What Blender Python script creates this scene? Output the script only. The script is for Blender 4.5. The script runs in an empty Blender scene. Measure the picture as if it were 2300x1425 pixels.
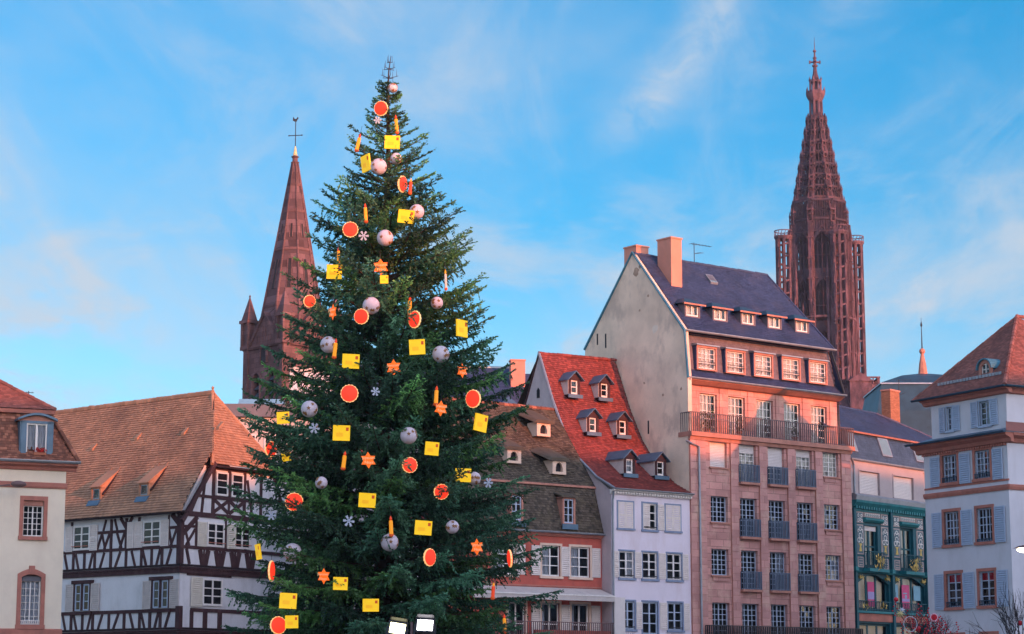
import bpy, math, random
import numpy as np
from mathutils import Matrix, Vector
R = math.radians
random.seed(7); rng = np.random.default_rng(7)
S = bpy.context.scene
COL = S.collection

# ------------------------------------------------------------------ camera
cam = bpy.data.cameras.new('camera'); camo = bpy.data.objects.new('camera', cam); COL.objects.link(camo)
cam.sensor_width = 36; cam.sensor_fit = 'HORIZONTAL'; cam.lens = 4820 / 2300 * 36
cam.clip_start = .5; cam.clip_end = 6000
camo.location = (0, 0, 1.7); camo.rotation_euler = (R(90 + 9.9), 0, 0)
S.camera = camo

# ------------------------------------------------------------------ light and sky
SUN_EL = 7.5
SUN_AZ = math.atan2(.66, -.751)            # clockwise from +Y: the sun stands behind the camera, to the right
sun_dir = Vector((math.sin(SUN_AZ) * math.cos(R(SUN_EL)), math.cos(SUN_AZ) * math.cos(R(SUN_EL)), math.sin(R(SUN_EL))))
sl = bpy.data.lights.new('sun', 'SUN'); sl.energy = 2.1; sl.angle = R(.6); sl.color = (1.0, .23, .06)
so = bpy.data.objects.new('sun', sl); COL.objects.link(so)
so.rotation_euler = (-sun_dir).to_track_quat('-Z', 'Y').to_euler(); so.location = (80, -60, 60)

world = bpy.data.worlds.new('World'); S.world = world; world.use_nodes = True
nt = world.node_tree; nt.nodes.clear()
def wn(t, **k):
    n = nt.nodes.new(t)
    for a, b in k.items(): setattr(n, a, b)
    return n
def wmath(op, a, b=None, clamp=False):
    n = wn('ShaderNodeMath', operation=op, use_clamp=clamp)
    for i, v in enumerate((a, b)):
        if v is None: continue
        if isinstance(v, (int, float)): n.inputs[i].default_value = v
        else: nt.links.new(v, n.inputs[i])
    return n.outputs[0]
def wmix(f, a, b, blend='MIX'):
    n = wn('ShaderNodeMix', data_type='RGBA', blend_type=blend)
    for i, v in ((0, f), (6, a), (7, b)):
        if isinstance(v, (int, float)): n.inputs[i].default_value = v
        elif isinstance(v, tuple): n.inputs[i].default_value = v
        else: nt.links.new(v, n.inputs[i])
    return n.outputs[2]
sky = wn('ShaderNodeTexSky', sky_type='NISHITA', sun_disc=False)
sky.sun_elevation = R(SUN_EL); sky.sun_rotation = SUN_AZ; sky.altitude = 150
sky.air_density = 1.0; sky.dust_density = .6; sky.ozone_density = 2.0
tc = wn('ShaderNodeTexCoord'); sp = wn('ShaderNodeSeparateXYZ'); nt.links.new(tc.outputs['Generated'], sp.inputs[0])
dx, dy, dz = sp.outputs
# clear-sky colour: Nishita, graded towards the saturated evening blue of the place
up = wmath('MAXIMUM', dz, 0.0)
grade = wn('ShaderNodeValToRGB'); nt.links.new(up, grade.inputs[0])
cr = grade.color_ramp; cr.interpolation = 'EASE'
cr.elements[0].position = 0.02; cr.elements[0].color = (.60, .65, .83, 1)
cr.elements[1].position = 0.32; cr.elements[1].color = (.05, .50, .71, 1)
e = cr.elements.new(.14); e.color = (.34, .56, .73, 1)
e = cr.elements.new(.22); e.color = (.12, .505, .70, 1)
e = cr.elements.new(.55); e.color = (1.15, 1.05, 1.1, 1)
# towards the sun, out of view, sky and clouds are brightened for warm fill
sd = wmath('ADD', wmath('MULTIPLY', dx, .66), wmath('MULTIPLY', dy, -.751))
west = wn('ShaderNodeMapRange', interpolation_type='SMOOTHSTEP'); west.inputs[1].default_value = -.3; west.inputs[2].default_value = .7; nt.links.new(sd, west.inputs[0])
tint = wmix(west.outputs[0], grade.outputs[0], (1.95, 1.66, 1.80, 1))
base = wmix(1.0, sky.outputs[0], tint, 'MULTIPLY')
# cloud deck: noise on the plane of the clouds, so it runs out in perspective to the horizon
zc = wmath('ADD', up, .10)
cx = wmath('DIVIDE', dx, zc); cy = wmath('DIVIDE', dy, zc)
cv = wn('ShaderNodeCombineXYZ'); nt.links.new(cx, cv.inputs[0]); nt.links.new(cy, cv.inputs[1])
def cloud(scale, detail, rough, dist, sx, sy, lo, hi, off=0.):
    mp = wn('ShaderNodeMapping'); mp.inputs['Scale'].default_value = (sx, sy, 1); mp.inputs['Location'].default_value = (off, off * .7, off)
    mp.inputs['Rotation'].default_value = (0, 0, R(-24))
    nt.links.new(cv.outputs[0], mp.inputs[0])
    n = wn('ShaderNodeTexNoise'); n.inputs['Scale'].default_value = scale; n.inputs['Detail'].default_value = detail
    n.inputs['Roughness'].default_value = rough; n.inputs['Distortion'].default_value = dist
    nt.links.new(mp.outputs[0], n.inputs[0])
    r = wn('ShaderNodeMapRange', interpolation_type='SMOOTHSTEP'); r.inputs[1].default_value = lo; r.inputs[2].default_value = hi
    nt.links.new(n.outputs[0], r.inputs[0]); return r.outputs[0]
veil = cloud(1.0, 6, .60, .8, 1.0, .5, .36, .72, 2.0)
fine = cloud(4.2, 7, .66, 1.0, 1.0, .30, .42, .82, 7.3)
thick = cloud(2.4, 8, .60, .5, 1.3, .8, .48, .67, 3.1)
# one bright torn streak of cirrus, high on the right of the spire
ya = wmath('MAXIMUM', dy, .05)
az = wmath('DIVIDE', dx, ya); el = wmath('DIVIDE', up, ya)
ang = R(52); ca, sa = math.cos(ang), math.sin(ang)
c0 = (.080, .296)
px_ = wmath('SUBTRACT', az, c0[0]); py_ = wmath('SUBTRACT', el, c0[1])
along = wmath('ADD', wmath('MULTIPLY', px_, ca), wmath('MULTIPLY', py_, sa))
across = wmath('SUBTRACT', wmath('MULTIPLY', py_, ca), wmath('MULTIPLY', px_, sa))
bend = wmath('SUBTRACT', across, wmath('MULTIPLY', wmath('MULTIPLY', along, along), 1.5))
g1 = wmath('POWER', wmath('DIVIDE', bend, .0115), 2.0); g2 = wmath('POWER', wmath('DIVIDE', along, .048), 4.0)
gs = wmath('EXPONENT', wmath('MULTIPLY', wmath('ADD', g1, g2), -1.0))
mpn = wn('ShaderNodeTexNoise'); mpn.inputs['Scale'].default_value = 38; mpn.inputs['Detail'].default_value = 8; mpn.inputs['Roughness'].default_value = .65; mpn.inputs['Distortion'].default_value = .6
nt.links.new(tc.outputs['Generated'], mpn.inputs[0])
rr = wn('ShaderNodeMapRange'); rr.inputs[1].default_value = .28; rr.inputs[2].default_value = .72; nt.links.new(mpn.outputs[0], rr.inputs[0])
streak = wmath('MULTIPLY', wmath('MULTIPLY', gs, rr.outputs[0]), 1.0)
low = wn('ShaderNodeMapRange', interpolation_type='SMOOTHSTEP'); low.inputs[1].default_value = .33; low.inputs[2].default_value = .12; nt.links.new(up, low.inputs[0])
m = wmath('ADD', wmath('MULTIPLY', veil, .44), wmath('MULTIPLY', fine, .44))
m = wmath('ADD', m, wmath('MULTIPLY', wmath('MULTIPLY', thick, low.outputs[0]), .75))
m = wmath('ADD', m, streak, True)
CLOUD = wmix(west.outputs[0], (1.50, 1.72, 1.98, 1), (5.2, 4.5, 4.3, 1))
skyc = wmix(wmath('MULTIPLY', m, .92), base, CLOUD)
bg = wn('ShaderNodeBackground'); bg.inputs[1].default_value = .15; nt.links.new(skyc, bg.inputs[0])
out = wn('ShaderNodeOutputWorld'); nt.links.new(bg.outputs[0], out.inputs[0])

S.view_settings.view_transform = 'Standard'; S.view_settings.look = 'None'
S.view_settings.exposure = 1.4; S.view_settings.gamma = 1; S.view_settings.use_curve_mapping = False
S.render.engine = 'CYCLES'; S.cycles.max_bounces = 6; S.cycles.transparent_max_bounces = 12; S.cycles.caustics_reflective = False

# ------------------------------------------------------------------ materials
MATS = {}
def mat(name, col, rough=.8, var=.12, scale=2.0, island=0., bump=.0, bscale=30., spec=.25, metal=0., stain=None, em=None, blocks=None, trans=0., hue=None, attr=None, objrand=0.):
    m = bpy.data.materials.new(name); m.use_nodes = True; n = m.node_tree; n.nodes.clear(); L = n.links.new
    o = n.nodes.new('ShaderNodeOutputMaterial'); b = n.nodes.new('ShaderNodeBsdfPrincipled'); L(b.outputs[0], o.inputs[0])
    b.inputs['Roughness'].default_value = rough; b.inputs['Specular IOR Level'].default_value = spec; b.inputs['Metallic'].default_value = metal
    t = n.nodes.new('ShaderNodeTexCoord'); co = t.outputs['Object']
    def noise(sc, det=5, vec=None, ro=.6):
        x = n.nodes.new('ShaderNodeTexNoise'); x.inputs['Scale'].default_value = sc; x.inputs['Detail'].default_value = det; x.inputs['Roughness'].default_value = ro
        L(vec or co, x.inputs[0]); return x.outputs[0]
    def mr(v, a, b2, c, d):
        x = n.nodes.new('ShaderNodeMapRange'); L(v, x.inputs[0])
        for i, q in enumerate((a, b2, c, d)): x.inputs[i + 1].default_value = q
        return x.outputs[0]
    def mix(f, a, b2, bl='MIX'):
        x = n.nodes.new('ShaderNodeMix'); x.data_type = 'RGBA'; x.blend_type = bl
        for i, q in ((0, f), (6, a), (7, b2)):
            if isinstance(q, (int, float)): x.inputs[i].default_value = q
            elif isinstance(q, tuple): x.inputs[i].default_value = q if len(q) == 4 else (*q, 1)
            else: L(q, x.inputs[i])
        return x.outputs[2]
    c = (*col, 1)
    if blocks:
        bw, bh, mort, contrast = blocks
        sx = n.nodes.new('ShaderNodeSeparateXYZ'); L(co, sx.inputs[0]); cb = n.nodes.new('ShaderNodeCombineXYZ')
        ad = n.nodes.new('ShaderNodeMath'); L(sx.outputs[0], ad.inputs[0]); L(sx.outputs[1], ad.inputs[1])
        L(ad.outputs[0], cb.inputs[0]); L(sx.outputs[2], cb.inputs[1])
        bt = n.nodes.new('ShaderNodeTexBrick'); L(cb.outputs[0], bt.inputs[0]); bt.inputs['Scale'].default_value = 1
        bt.inputs['Brick Width'].default_value = bw; bt.inputs['Row Height'].default_value = bh; bt.inputs['Mortar Size'].default_value = mort
        bt.inputs['Color1'].default_value = tuple(min(1, x * (1 + contrast)) for x in col) + (1,); bt.inputs['Color2'].default_value = tuple(x * (1 - contrast) for x in col) + (1,)
        bt.inputs['Mortar'].default_value = tuple(x * .62 for x in col) + (1,); bt.inputs['Bias'].default_value = 0
        c = bt.outputs[0]
    dark = tuple(x * (1 - var) for x in (1, 1, 1)); light = tuple(1 + var for x in range(3))
    f = mr(noise(scale), .3, .7, 0, 1)
    c = mix(1.0, c, mix(f, dark, light), 'MULTIPLY')
    if island:
        g = n.nodes.new('ShaderNodeNewGeometry'); rp = g.outputs['Random Per Island']
        r = n.nodes.new('ShaderNodeValToRGB'); L(rp, r.inputs[0]); r.color_ramp.elements[0].color = (1 - island, 1 - island, 1 - island, 1)
        r.color_ramp.elements[1].color = (1 + island, 1 + island * .8, 1 + island * .6, 1)
        if hue: e2 = r.color_ramp.elements.new(.5); e2.color = (*hue, 1)
        c = mix(1.0, c, r.outputs[0], 'MULTIPLY')
    if objrand:
        oi = n.nodes.new('ShaderNodeObjectInfo'); ro = n.nodes.new('ShaderNodeValToRGB'); L(oi.outputs['Random'], ro.inputs[0])
        ro.color_ramp.elements[0].color = (1 - objrand, 1 - objrand, 1 - objrand * .8, 1); ro.color_ramp.elements[1].color = (1 + objrand, 1 + objrand * 1.2, 1 + objrand * 1.2, 1)
        c = mix(1.0, c, ro.outputs[0], 'MULTIPLY')
    if attr:
        a = n.nodes.new('ShaderNodeAttribute'); a.attribute_name = attr; c = mix(1.0, c, a.outputs[0], 'MULTIPLY')
    if stain:
        scol, amt, ssc, stretch = stain[:4]; s_lo, s_hi = stain[4:] if len(stain) > 4 else (.5, .75)
        mp = n.nodes.new('ShaderNodeMapping'); mp.inputs['Scale'].default_value = (1, 1, stretch); L(co, mp.inputs[0])
        f = mr(noise(ssc, 7, mp.outputs[0], .65), s_lo, s_hi, 0, amt)
        c = mix(f, c, scol)
    if isinstance(c, tuple): b.inputs['Base Color'].default_value = c
    else: L(c, b.inputs['Base Color'])
    if bump:
        bp = n.nodes.new('ShaderNodeBump'); bp.inputs['Strength'].default_value = 1; bp.inputs['Distance'].default_value = bump
        L(noise(bscale, 4), bp.inputs['Height']); L(bp.outputs[0], b.inputs['Normal'])
    if em: b.inputs['Emission Color'].default_value = (*em[0], 1); b.inputs['Emission Strength'].default_value = em[1]
    if trans:
        tr = n.nodes.new('ShaderNodeBsdfTranslucent'); ms = n.nodes.new('ShaderNodeMixShader'); ms.inputs[0].default_value = trans
        if not isinstance(c, tuple): L(c, tr.inputs[0])
        L(b.outputs[0], ms.inputs[1]); L(tr.outputs[0], ms.inputs[2]); L(ms.outputs[0], o.inputs[0])
    MATS[name] = m; return m
def glassmat(name, tint=(.90, .93, .95), ior=1.5, rough=.02):
    m = bpy.data.materials.new(name); m.use_nodes = True; n = m.node_tree; n.nodes.clear(); L = n.links.new
    o = n.nodes.new('ShaderNodeOutputMaterial'); tr = n.nodes.new('ShaderNodeBsdfTransparent'); tr.inputs[0].default_value = (*tint, 1)
    g = n.nodes.new('ShaderNodeBsdfGlossy'); g.inputs['Roughness'].default_value = rough; g.inputs[0].default_value = (.95, .95, .95, 1)
    f = n.nodes.new('ShaderNodeFresnel'); f.inputs[0].default_value = ior; x = n.nodes.new('ShaderNodeMixShader')
    L(f.outputs[0], x.inputs[0]); L(tr.outputs[0], x.inputs[1]); L(g.outputs[0], x.inputs[2]); L(x.outputs[0], o.inputs[0]); MATS[name] = m
glassmat('glass'); 
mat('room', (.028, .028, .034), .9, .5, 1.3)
mat('curtain', (.88, .84, .76), .9, .08, 3, trans=.25)
mat('curtain_white', (.62, .66, .74), .9, .08, 3, trans=.25)
mat('white', (.82, .78, .74), .5, .06, 4, stain=((.45, .44, .42), .5, 3, .5))
mat('bluewhite', (.42, .50, .62), .5, .08, 4)
mat('frameblue', (.22, .28, .40), .55, .12, 4)
mat('shutter_grey', (.60, .54, .51), .6, .10, 3, stain=((.32, .33, .34), .6, 2.5, .5))
mat('shutter_white', (.78, .70, .65), .6, .08, 3, stain=((.42, .41, .40), .5, 2.5, .5))
mat('shutter_blue', (.42, .52, .66), .6, .08, 3, stain=((.32, .40, .50), .6, 2.5, .5))
mat('shutter_cream', (.68, .64, .55), .6, .08, 3)
mat('blind', (.70, .64, .61), .5, .05, 3)
mat('cream', (.84, .73, .57), .85, .07, .8, bump=.004, bscale=25, stain=((.68, .55, .43), .6, .7, .35))
mat('lavender', (.76, .69, .76), .85, .05, .7, bump=.003, bscale=25, stain=((.60, .48, .48), .65, .8, .3))
mat('infill', (.68, .68, .70), .85, .06, .9, bump=.004, bscale=20, stain=((.42, .42, .42), .6, 1.1, .4))
mat('offwhite', (.64, .64, .68), .85, .06, .7, bump=.004, bscale=25, stain=((.50, .49, .50), .65, .8, .3))
mat('greywall', (.42, .36, .36), .85, .08, .8, bump=.003)
mat('gable', (.84, .65, .50), .9, .20, .35, bump=.010, bscale=9, stain=((.58, .45, .36), .85, .55, .6, .50, .62))
mat('pinkgable', (.55, .45, .46), .9, .12, .7, bump=.006, stain=((.36, .30, .32), .7, 1.0, .4))
mat('redwall', (.50, .115, .085), .85, .12, 1.2, bump=.003, stain=((.26, .085, .08), .6, 1.2, .5))
mat('peach', (.74, .54, .42), .7, .06, 3)
mat('sandstone', (.56, .285, .25), .9, .14, .9, bump=.006, bscale=18, blocks=(1.05, .42, .02, .15), stain=((.72, .50, .38), .8, .9, .8))
mat('ashlar', (.56, .285, .25), .9, .14, .9, bump=.006, bscale=18, objrand=.13, stain=((.72, .50, .38), .8, .9, .8))
mat('sandtrim', (.48, .22, .165), .9, .16, 2, bump=.004, stain=((.26, .14, .12), .6, 1.6, .6))
mat('redtrim', (.46, .18, .135), .9, .16, 2, bump=.004, stain=((.25, .13, .11), .6, 1.6, .6))
mat('timber', (.058, .026, .028), .75, .25, 3, bump=.006, bscale=30, stain=((.12, .07, .07), .7, 3, .3))
mat('timber_dark', (.030, .018, .020), .75, .25, 3)
mat('iron', (.022, .024, .03), .5, .15, 4, spec=.4)
mat('railbrown', (.13, .095, .10), .55, .15, 4)
mat('ironblue', (.085, .125, .19), .45, .12, 4, spec=.4)
mat('zinc', (.30, .33, .37), .42, .15, 2, metal=.5)
mat('zincblue', (.10, .17, .24), .45, .2, 1.5, metal=.3)
mat('copper', (.022, .065, .105), .5, .25, 1.0, metal=.1)
mat('copperlite', (.06, .20, .28), .5, .25, 1.0, metal=.1)
mat('slate', (.036, .056, .125), .5, .2, .7, island=.22, spec=.35, stain=((.10, .10, .13), .5, .8, .5))
mat('slate_plain', (.036, .056, .125), .5, .2, .7, spec=.35)
mat('slate_mauve_lit', (.16, .135, .16), .6, .15, .7, island=.15, spec=.3)  # mauve slate, its lighter tone painted in for the sunlit mansard
mat('slate_blue', (.045, .08, .135), .45, .2, .8, island=.2, spec=.35)
mat('tile_orange', (.42, .235, .145), .85, .2, .6, island=.20, hue=(.96, .95, .95), stain=((.21, .125, .09), .65, .55, .5))
mat('tile_red', (.25, .064, .056), .8, .2, .8, island=.34, hue=(.9, .85, .9), stain=((.16, .05, .04), .55, .8, .6))
mat('tile_brown', (.098, .082, .068), .9, .3, .8, island=.45, hue=(1.0, .95, .85), stain=((.17, .14, .085), .6, 1.4, .8))
mat('tile_rose', (.29, .122, .10), .85, .2, .7, island=.28, hue=(.9, .9, .92), stain=((.15, .08, .075), .6, .9, .6))
mat('tile_mixed', (.32, .14, .095), .85, .25, 1.0, island=.45, hue=(.7, .62, .6), stain=((.14, .075, .055), .6, 1.2, .7))
mat('underroof', (.07, .045, .035), .95, .2, 2)
mat('chimney', (.62, .27, .20), .85, .08, 1, bump=.003, stain=((.45, .22, .16), .5, 1.2, .4))
mat('brick', (.38, .17, .10), .9, .15, 3, blocks=(.24, .08, .01, .2))
mat('teal', (.010, .088, .115), .55, .25, 1.5, stain=((.008, .06, .09), .7, 1.5, .5))
mat('teallite', (.02, .18, .20), .55, .2, 2)
mat('panelpink', (.42, .34, .32), .7, .15, 3)
mat('paneldark', (.10, .16, .18), .7, .2, 3)
mat('gold', (.50, .36, .10), .45, .2, 5, metal=.3)
mat('posterpink', (.62, .08, .22), .6, .08, 3)
mat('posterblue', (.20, .40, .50), .6, .08, 3)
mat('posterlilac', (.36, .30, .55), .6, .08, 3)
mat('redblind', (.66, .012, .03), .7, .08, 3)
mat('redflower', (.55, .02, .02), .7, .3, 8)
mat('awning', (.68, .62, .58), .8, .08, 1.5, trans=.2, stain=((.42, .42, .42), .5, 1.5, .3))
mat('concrete', (.55, .49, .45), .85, .1, .6)
mat('concretedark', (.16, .16, .18), .8, .1, .6)
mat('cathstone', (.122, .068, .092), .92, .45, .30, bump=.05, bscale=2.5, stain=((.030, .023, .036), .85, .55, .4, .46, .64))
mat('churchstone', (.150, .082, .086), .92, .2, .35, bump=.02, bscale=4, blocks=(1.1, .55, .02, .26), stain=((.055, .036, .042), .8, .45, .6, .44, .68))
mat('spirestone', (.128, .075, .084), .92, .2, .35, bump=.02, bscale=4, blocks=(2.2, .8, .02, .5), stain=((.060, .042, .052), .7, .4, .8, .5, .72))
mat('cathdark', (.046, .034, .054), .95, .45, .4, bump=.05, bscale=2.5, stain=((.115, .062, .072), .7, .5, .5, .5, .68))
mat('voiddark', (.030, .024, .036), .95, .3, .5)  # near-black colour paints in the shade of the tower's open voids
mat('louvre', (.06, .08, .11), .7, .2, 2)
mat('goldleaf', (.62, .52, .26), .5, .1, 3)
mat('trunk', (.085, .052, .036), .95, .3, 5, bump=.02, bscale=12)
mat('needle', (.066, .158, .086), .6, .25, .5, island=.45, hue=(.95, 1.05, 1.0), spec=.35, trans=.36, attr='tint')
mat('leaf', (.07, .13, .03), .6, .25, 3, island=.4, trans=.25)
mat('twig', (.05, .042, .045), .9, .2, 4)
mat('ball', (.66, .57, .62), .45, .05, 2)
mat('ballstar', (.30, .14, .05), .5, .15, 5)
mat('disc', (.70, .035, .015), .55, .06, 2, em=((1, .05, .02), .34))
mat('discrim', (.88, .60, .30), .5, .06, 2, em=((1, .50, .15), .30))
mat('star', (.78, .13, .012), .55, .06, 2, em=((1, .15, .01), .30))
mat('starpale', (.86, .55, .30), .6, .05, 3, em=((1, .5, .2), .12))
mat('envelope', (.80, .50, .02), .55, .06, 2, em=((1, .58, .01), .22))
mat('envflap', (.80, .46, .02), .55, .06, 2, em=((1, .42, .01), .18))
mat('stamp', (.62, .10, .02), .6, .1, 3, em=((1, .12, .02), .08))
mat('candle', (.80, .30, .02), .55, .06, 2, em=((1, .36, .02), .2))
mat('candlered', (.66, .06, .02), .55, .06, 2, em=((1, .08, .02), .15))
mat('candlepale', (.75, .66, .55), .55, .06, 2)
mat('snow', (.50, .55, .64), .5, .05, 2)
mat('redball', (.55, .012, .025), .25, .05, 2, spec=.5)
mat('pinkrim', (.80, .42, .50), .5, .05, 2)
mat('lampwarm', (.9, .9, .8), .5, 0.01, 2, em=((1, .90, .50), 4))
mat('lampwhite', (.9, .9, .9), .5, 0.01, 2, em=((1, .93, .97), 6))
mat('lampstreet', (.9, .9, .8), .5, 0.01, 2, em=((1, .88, .55), 4))
mat('paving', (.34, .30, .27), .9, .2, .3, blocks=(.6, .3, .01, .12))
mat('terracotta', (.38, .14, .08), .8, .1, 4)
mat('lampgrey', (.16, .10, .10), .5, .1, 4)
mat('facade_plain', (.42, .38, .33), .9, .12, .6)

# ------------------------------------------------------------------ mesh helpers
def T(x, y, z): return Matrix.Translation((x, y, z))
class MB:
    def __init__(s): s.v = []; s.f = []
    def add(s, v, f, M=None):
        o = len(s.v)
        s.v += [tuple(M @ Vector(p)) for p in v] if M is not None else [tuple(p) for p in v]
        s.f += [tuple(i + o for i in q) for q in f]; return s
    def box(s, x0, x1, y0, y1, z0, z1, M=None):
        return s.add([(x0, y0, z0), (x1, y0, z0), (x1, y1, z0), (x0, y1, z0), (x0, y0, z1), (x1, y0, z1), (x1, y1, z1), (x0, y1, z1)],
                     [(3, 2, 1, 0), (4, 5, 6, 7), (0, 1, 5, 4), (1, 2, 6, 5), (2, 3, 7, 6), (3, 0, 4, 7)], M)
    def quad(s, a, b, c, d, M=None): return s.add([a, b, c, d], [(0, 1, 2, 3)], M)
    def prism(s, pts, y0, y1, M=None):          # polygon in the x-z plane, thick along y
        n = len(pts)
        return s.add([(x, y0, z) for x, z in pts] + [(x, y1, z) for x, z in pts],
                     [tuple(range(n)), tuple(range(2 * n - 1, n - 1, -1))] + [(i, i + n, (i + 1) % n + n, (i + 1) % n) for i in range(n)], M)
    def extr(s, prof, x0, x1, M=None):          # profile in the y-z plane, run along x
        n = len(prof)
        return s.add([(x0, y, z) for y, z in prof] + [(x1, y, z) for y, z in prof],
                     [tuple(range(n - 1, -1, -1)), tuple(range(n, 2 * n))] + [(i, (i + 1) % n, (i + 1) % n + n, i + n) for i in range(n)], M)
    def bar(s, u0, v0, u1, v1, w, y0, y1, M=None):
        d = Vector((u1 - u0, v1 - v0)); d.normalize(); p = Vector((-d.y, d.x)) * (w / 2)
        return s.prism([(u0 - p.x, v0 - p.y), (u1 - p.x, v1 - p.y), (u1 + p.x, v1 + p.y), (u0 + p.x, v0 + p.y)], y0, y1, M)
    def tube(s, pts, r, n=6, M=None, cap=True):
        pts = [Vector(p) for p in pts]; rs = r if isinstance(r, (list, tuple)) else [r] * len(pts)
        vs = []; fs = []
        for i, p in enumerate(pts):
            d = (pts[min(i + 1, len(pts) - 1)] - pts[max(i - 1, 0)]).normalized()
            a = d.cross(Vector((0, 0, 1)) if abs(d.z) < .9 else Vector((1, 0, 0))).normalized(); b = d.cross(a)
            for k in range(n):
                t = 2 * math.pi * (k + .5) / n; vs.append(tuple(p + (a * math.cos(t) + b * math.sin(t)) * rs[i]))
        for i in range(len(pts) - 1):
            for k in range(n): fs.append((i * n + k, i * n + (k + 1) % n, (i + 1) * n + (k + 1) % n, (i + 1) * n + k))
        if cap: fs += [tuple(range(n - 1, -1, -1)), tuple((len(pts) - 1) * n + k for k in range(n))]
        return s.add(vs, fs, M)
    def lathe(s, prof, n=12, M=None, rot=0.):
        vs = []; fs = []
        for r, z in prof:
            for k in range(n): t = 2 * math.pi * k / n + rot; vs.append((r * math.cos(t), r * math.sin(t), z))
        for i in range(len(prof) - 1):
            for k in range(n): fs.append((i * n + k, i * n + (k + 1) % n, (i + 1) * n + (k + 1) % n, (i + 1) * n + k))
        fs += [tuple(range(n - 1, -1, -1)), tuple((len(prof) - 1) * n + k for k in range(n))]
        return s.add(vs, fs, M)
    def ball(s, r, n=14, M=None):
        return s.lathe([(max(r * math.sin(math.pi * i / n), 1e-4), -r * math.cos(math.pi * i / n)) for i in range(n + 1)], n + 4, M)
    def mesh(s, name, smooth=False):
        m = bpy.data.meshes.new(name); m.from_pydata(s.v, [], s.f); m.update()
        if smooth: m.polygons.foreach_set('use_smooth', [True] * len(m.polygons))
        return m
WM = {}
I4 = Matrix.Identity(4)
def put(name, mesh, m=None, parent=None, M=I4):
    if isinstance(mesh, MB): mesh = mesh.mesh(name)
    o = bpy.data.objects.new(name, mesh); COL.objects.link(o)
    if m and not mesh.materials: mesh.materials.append(MATS[m])
    if parent is not None:
        o.parent = parent; o.matrix_parent_inverse = WM[parent.name].inverted()
    o.matrix_basis = M; WM[o.name] = M.copy(); return o
def thing(name, label, cat, loc=(0, 0, 0), group=None, kind=None):
    o = bpy.data.objects.new(name, None); COL.objects.link(o); o.location = loc; o.empty_display_size = .5
    WM[o.name] = Matrix.Translation(loc); tag(o, label, cat, group, kind); return o
def tag(o, label=None, cat=None, group=None, kind=None):
    for k, v in (('label', label), ('category', cat), ('group', group), ('kind', kind)):
        if v: o[k] = v
    return o
CACHE = {}
def cached(key, fn):
    if key not in CACHE: CACHE[key] = fn()
    return CACHE[key]

class Wall:
    def __init__(s, o, ang, z=0.):
        s.o = Vector((o[0], o[1], z)); s.ang = ang; s.M = Matrix.Translation(s.o) @ Matrix.Rotation(R(ang), 4, 'Z')
    def p(s, u, b, z): return s.M @ Vector((u, b, z))
    def perp(s, u=0., back=False):             # the wall that turns the corner (towards the right of this one, going back)
        q = s.p(u, 0, 0); return Wall((q.x, q.y), s.ang + 90)

def wall(b, W, u0, u1, v0, v1, holes, m, rev=.22, name='wall', y=0.):
    us = sorted({u0, u1, *[h[0] for h in holes], *[h[1] for h in holes]}); vs = sorted({v0, v1, *[h[2] for h in holes], *[h[3] for h in holes]})
    us = [x for x in us if u0 <= x <= u1]; vs = [x for x in vs if v0 <= x <= v1]
    k = MB()
    for i in range(len(us) - 1):
        run = None
        for j in range(len(vs) - 1):
            cu, cv_ = (us[i] + us[i + 1]) / 2, (vs[j] + vs[j + 1]) / 2
            solid = not any(h[0] < cu < h[1] and h[2] < cv_ < h[3] for h in holes)
            if solid: k.quad((us[i], y, vs[j]), (us[i + 1], y, vs[j]), (us[i + 1], y, vs[j + 1]), (us[i], y, vs[j + 1]))
    for a, c, d, e in [h[:4] for h in holes]:
        k.quad((a, y, d), (a, y + rev, d), (a, y + rev, e), (a, y, e)); k.quad((c, y + rev, d), (c, y, d), (c, y, e), (c, y + rev, e))
        k.quad((a, y, e), (a, y + rev, e), (c, y + rev, e), (c, y, e)); k.quad((a, y + rev, d), (a, y, d), (c, y, d), (c, y + rev, d))
    return put(name, k, m, b, W.M)
def part(b, W, name, k, m): return put(name, k, m, b, W.M)
def bx(b, W, name, u0, u1, y0, y1, v0, v1, m): return put(name, MB().box(u0, u1, y0, y1, v0, v1), m, b, W.M)
def run(b, W, name, u0, u1, prof, m): return put(name, MB().extr(prof, u0, u1), m, b, W.M)

def winmesh(w, h, cols, rows, bar, split, fw):
    k = MB(); d = .07
    k.box(-w / 2, -w / 2 + fw, 0, d, 0, h); k.box(w / 2 - fw, w / 2, 0, d, 0, h)
    k.box(-w / 2 + fw, w / 2 - fw, 0, d, 0, fw * 1.15); k.box(-w / 2 + fw, w / 2 - fw, 0, d, h - fw, h)
    xs = []; z0, z1 = fw * 1.15, h - fw
    x0, x1 = -w / 2 + fw, w / 2 - fw
    mb = bar * 1.9 if split else bar
    edges = [x0]
    for i in range(1, cols):
        c = x0 + (x1 - x0) * i / cols; ww = mb if (split and i * 2 == cols) else bar
        k.box(c - ww / 2, c + ww / 2, .008, d - .008, z0, z1); xs.append((edges[-1], c - ww / 2)); edges.append(c + ww / 2)
    xs.append((edges[-1], x1))
    zs = []; e0 = z0
    for j in range(1, rows):
        c = z0 + (z1 - z0) * j / rows
        for a, c2 in xs: k.box(a, c2, .012, d - .02, c - bar / 2, c + bar / 2)
        zs.append((e0, c - bar / 2)); e0 = c + bar / 2
    zs.append((e0, z1))
    return k.mesh('window'), [(a, c, e, f) for a, c in xs for e, f in zs]
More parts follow.
